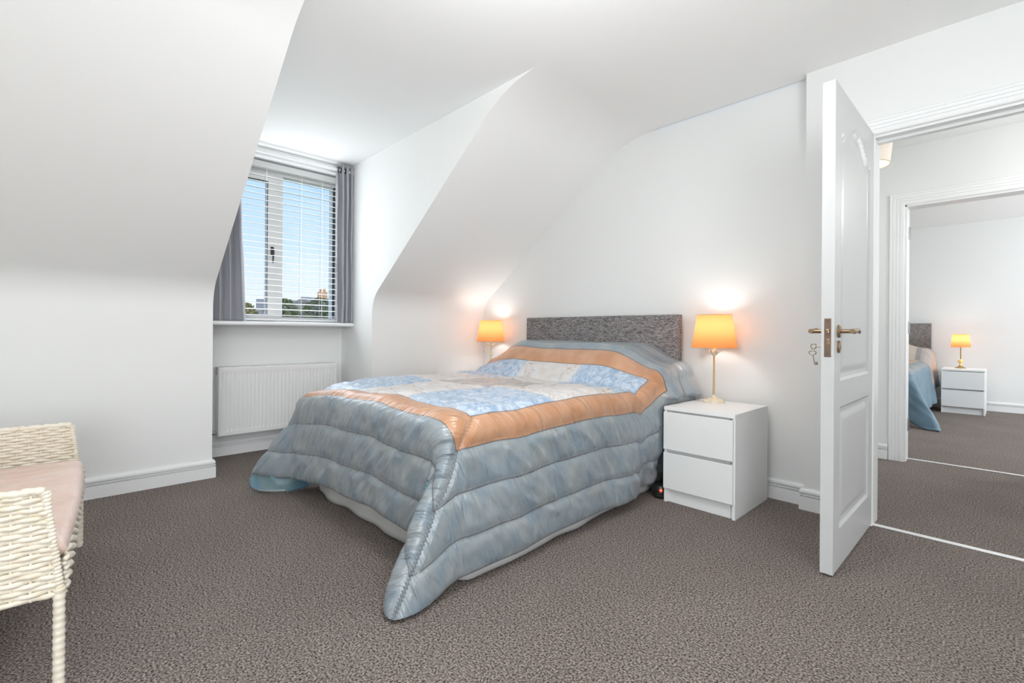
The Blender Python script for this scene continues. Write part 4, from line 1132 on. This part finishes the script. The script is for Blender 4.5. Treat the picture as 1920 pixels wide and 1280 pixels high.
# ------------------------------------------------------------------ outside
M_GRASS = mat('grass_ground', (.10, .17, .05), .9, var=(.6, (.22, .25, .10), (1, 1, 1), .4, .6))
bm = bmesh.new(); B(bm, -160, -6, -60, 110, -3.4, -3.2); tag(obj('ground_outside', bm, M_GRASS), 'grassy ground outside the dormer window', 'ground', kind='structure')
M_ROOF = mat('slate_roof', (.20, .19, .20), .8, bump=(6, .5, .05), var=(2.5, (.36, .33, .32), (1, 1, 3), .4, .6))
M_BRK = mat('orange_brick', (.55, .27, .14), .85, var=(5, (.66, .45, .28), (1, 1, 3), .4, .6))
M_REND = mat('cream_render', (.72, .66, .52), .85)
M_LEAD = mat('house_window_glass', (.08, .10, .12), .2)
def house(loc, rz, w_, d_, ez, rz_, gables, label, wallm):
    h = empty('house', loc, rz, label, 'house', 'houses outside the window')
    g = -3.2 - loc[2]
    obj('wall', box(-w_ / 2, w_ / 2, -d_ / 2, d_ / 2, g, ez), wallm, h)
    bm = bmesh.new(); prism(bm, [(-d_ / 2 - .4, ez - .1), (0, rz_), (d_ / 2 + .4, ez - .1)], 'x', -w_ / 2 - .3, w_ / 2 + .3); obj('roof', bm, M_ROOF, h)
    for gx, gw, gh in gables:
        y0 = -d_ / 2 - .5
        bm = bmesh.new(); prism(bm, [(gx - gw / 2, ez - .4), (gx + gw / 2, ez - .4), (gx, ez + gh - .15)], 'y', y0, 0); ga = obj('gable', bm, wallm, h)
        bm = bmesh.new()
        for s in (-1, 1):
            prism(bm, [(gx + s * (gw / 2 + .25), ez - .55), (gx + s * (gw / 2 + .02), ez - .55), (gx, ez + gh - .25), (gx, ez + gh)], 'y', y0 - .12, 0)
        obj('barge_board', bm, W_TRIM, ga)
        obj('window', box(gx - .35, gx + .35, y0 - .04, y0 + .1, ez - .35, ez + .25), M_LEAD, ga)
        obj('window', box(gx - .6, gx + .6, y0 - .04, y0 + .6, ez - 2.3, ez - 1.1), M_LEAD, ga)
    bm = bmesh.new(); B(bm, w_ * .25, w_ * .25 + .7, -.35, .35, ez + .5, rz_ + .75)
    for k in range(2): tube(bm, [(w_ * .25 + .2 + .3 * k, 0, rz_ + .7), (w_ * .25 + .2 + .3 * k, 0, rz_ + 1.0)], .1, 8)
    obj('chimney', bm, M_BRK, h)
    return h
house((-29.5, 13.6, 0), R(97), 5.6, 6, 1.75, 3.0, [(-1.9, 1.9, 1.0), (.2, 1.9, 1.0), (2.0, 1.6, .9)], 'orange brick house with small white gables at right in the window view', M_BRK)
house((-40, 14.3, 0), R(75), 5.6, 6, 1.9, 3.45, [(-.6, 1.7, .8)], 'cream house with long grey roof behind the hedge outside', M_REND)
M_LEAF1 = mat('dark_green_leaves', (.07, .12, .04), .8, var=(3, (.16, .20, .06), (1, 1, 1), .4, .6))
M_LEAF2 = mat('olive_leaves', (.18, .19, .06), .8, var=(3, (.30, .26, .08), (1, 1, 1), .4, .6))
M_BARK = mat('tree_bark', (.12, .09, .06), .9)
def tree(loc, h, r_, m, label, seed, flat=False):
    rnd = random.Random(seed)
    t = empty('garden_tree', loc, 0, label, 'tree', 'trees outside the window')
    bm = bmesh.new(); tube(bm, [(0, 0, 0), (.05, 0, h * .5), (0, .05, h * .8)], [.16, .12, .05], 8); obj('trunk', bm, M_BARK, t, smooth=True)
    bm = bmesh.new()
    for i in range(1500):
        q = rnd.uniform(0, 2 * PI); z = rnd.random(); rr = r_ * math.sqrt(max(0, 1 - (2 * z - 1) ** 2)) * (.55 + .45 * rnd.random())
        c = Vector((rr * math.cos(q), rr * math.sin(q), h - 2 * r_ * (1 - z) * (.7 if flat else 1.0)))
        a = Vector((rnd.gauss(0, 1), rnd.gauss(0, 1), rnd.gauss(0, 1))).normalized(); b_ = a.orthogonal().normalized(); s = r_ * rnd.uniform(.06, .12)
        vs_ = [bm.verts.new(c + b_ * s), bm.verts.new(c + a.cross(b_) * s * .6), bm.verts.new(c - b_ * s), bm.verts.new(c - a.cross(b_) * s * .6)]
        bm.faces.new(vs_)
    o = obj('foliage', bm, m, t); o['kind'] = 'stuff'
    return t
tree((-22, 5.5, -3.2), 5.35, .80, M_LEAF2, 'olive green tree at the left end of the window view', 1)
tree((-22.5, 7.3, -3.2), 5.6, .80, M_LEAF1, 'dark green tree close to the window mullion', 2)
tree((-50, 12.4, -3.2), 6.9, 1.6, M_LEAF1, 'distant dark green tree low behind the olive one', 3)
tree((-23, 9.2, -3.2), 5.75, .85, M_LEAF1, 'rounded green tree in front of the cream house', 5)
tree((-19, 9.1, -3.2), 5.0, .7, M_LEAF2, 'low olive shrub in front of the brick house', 6)
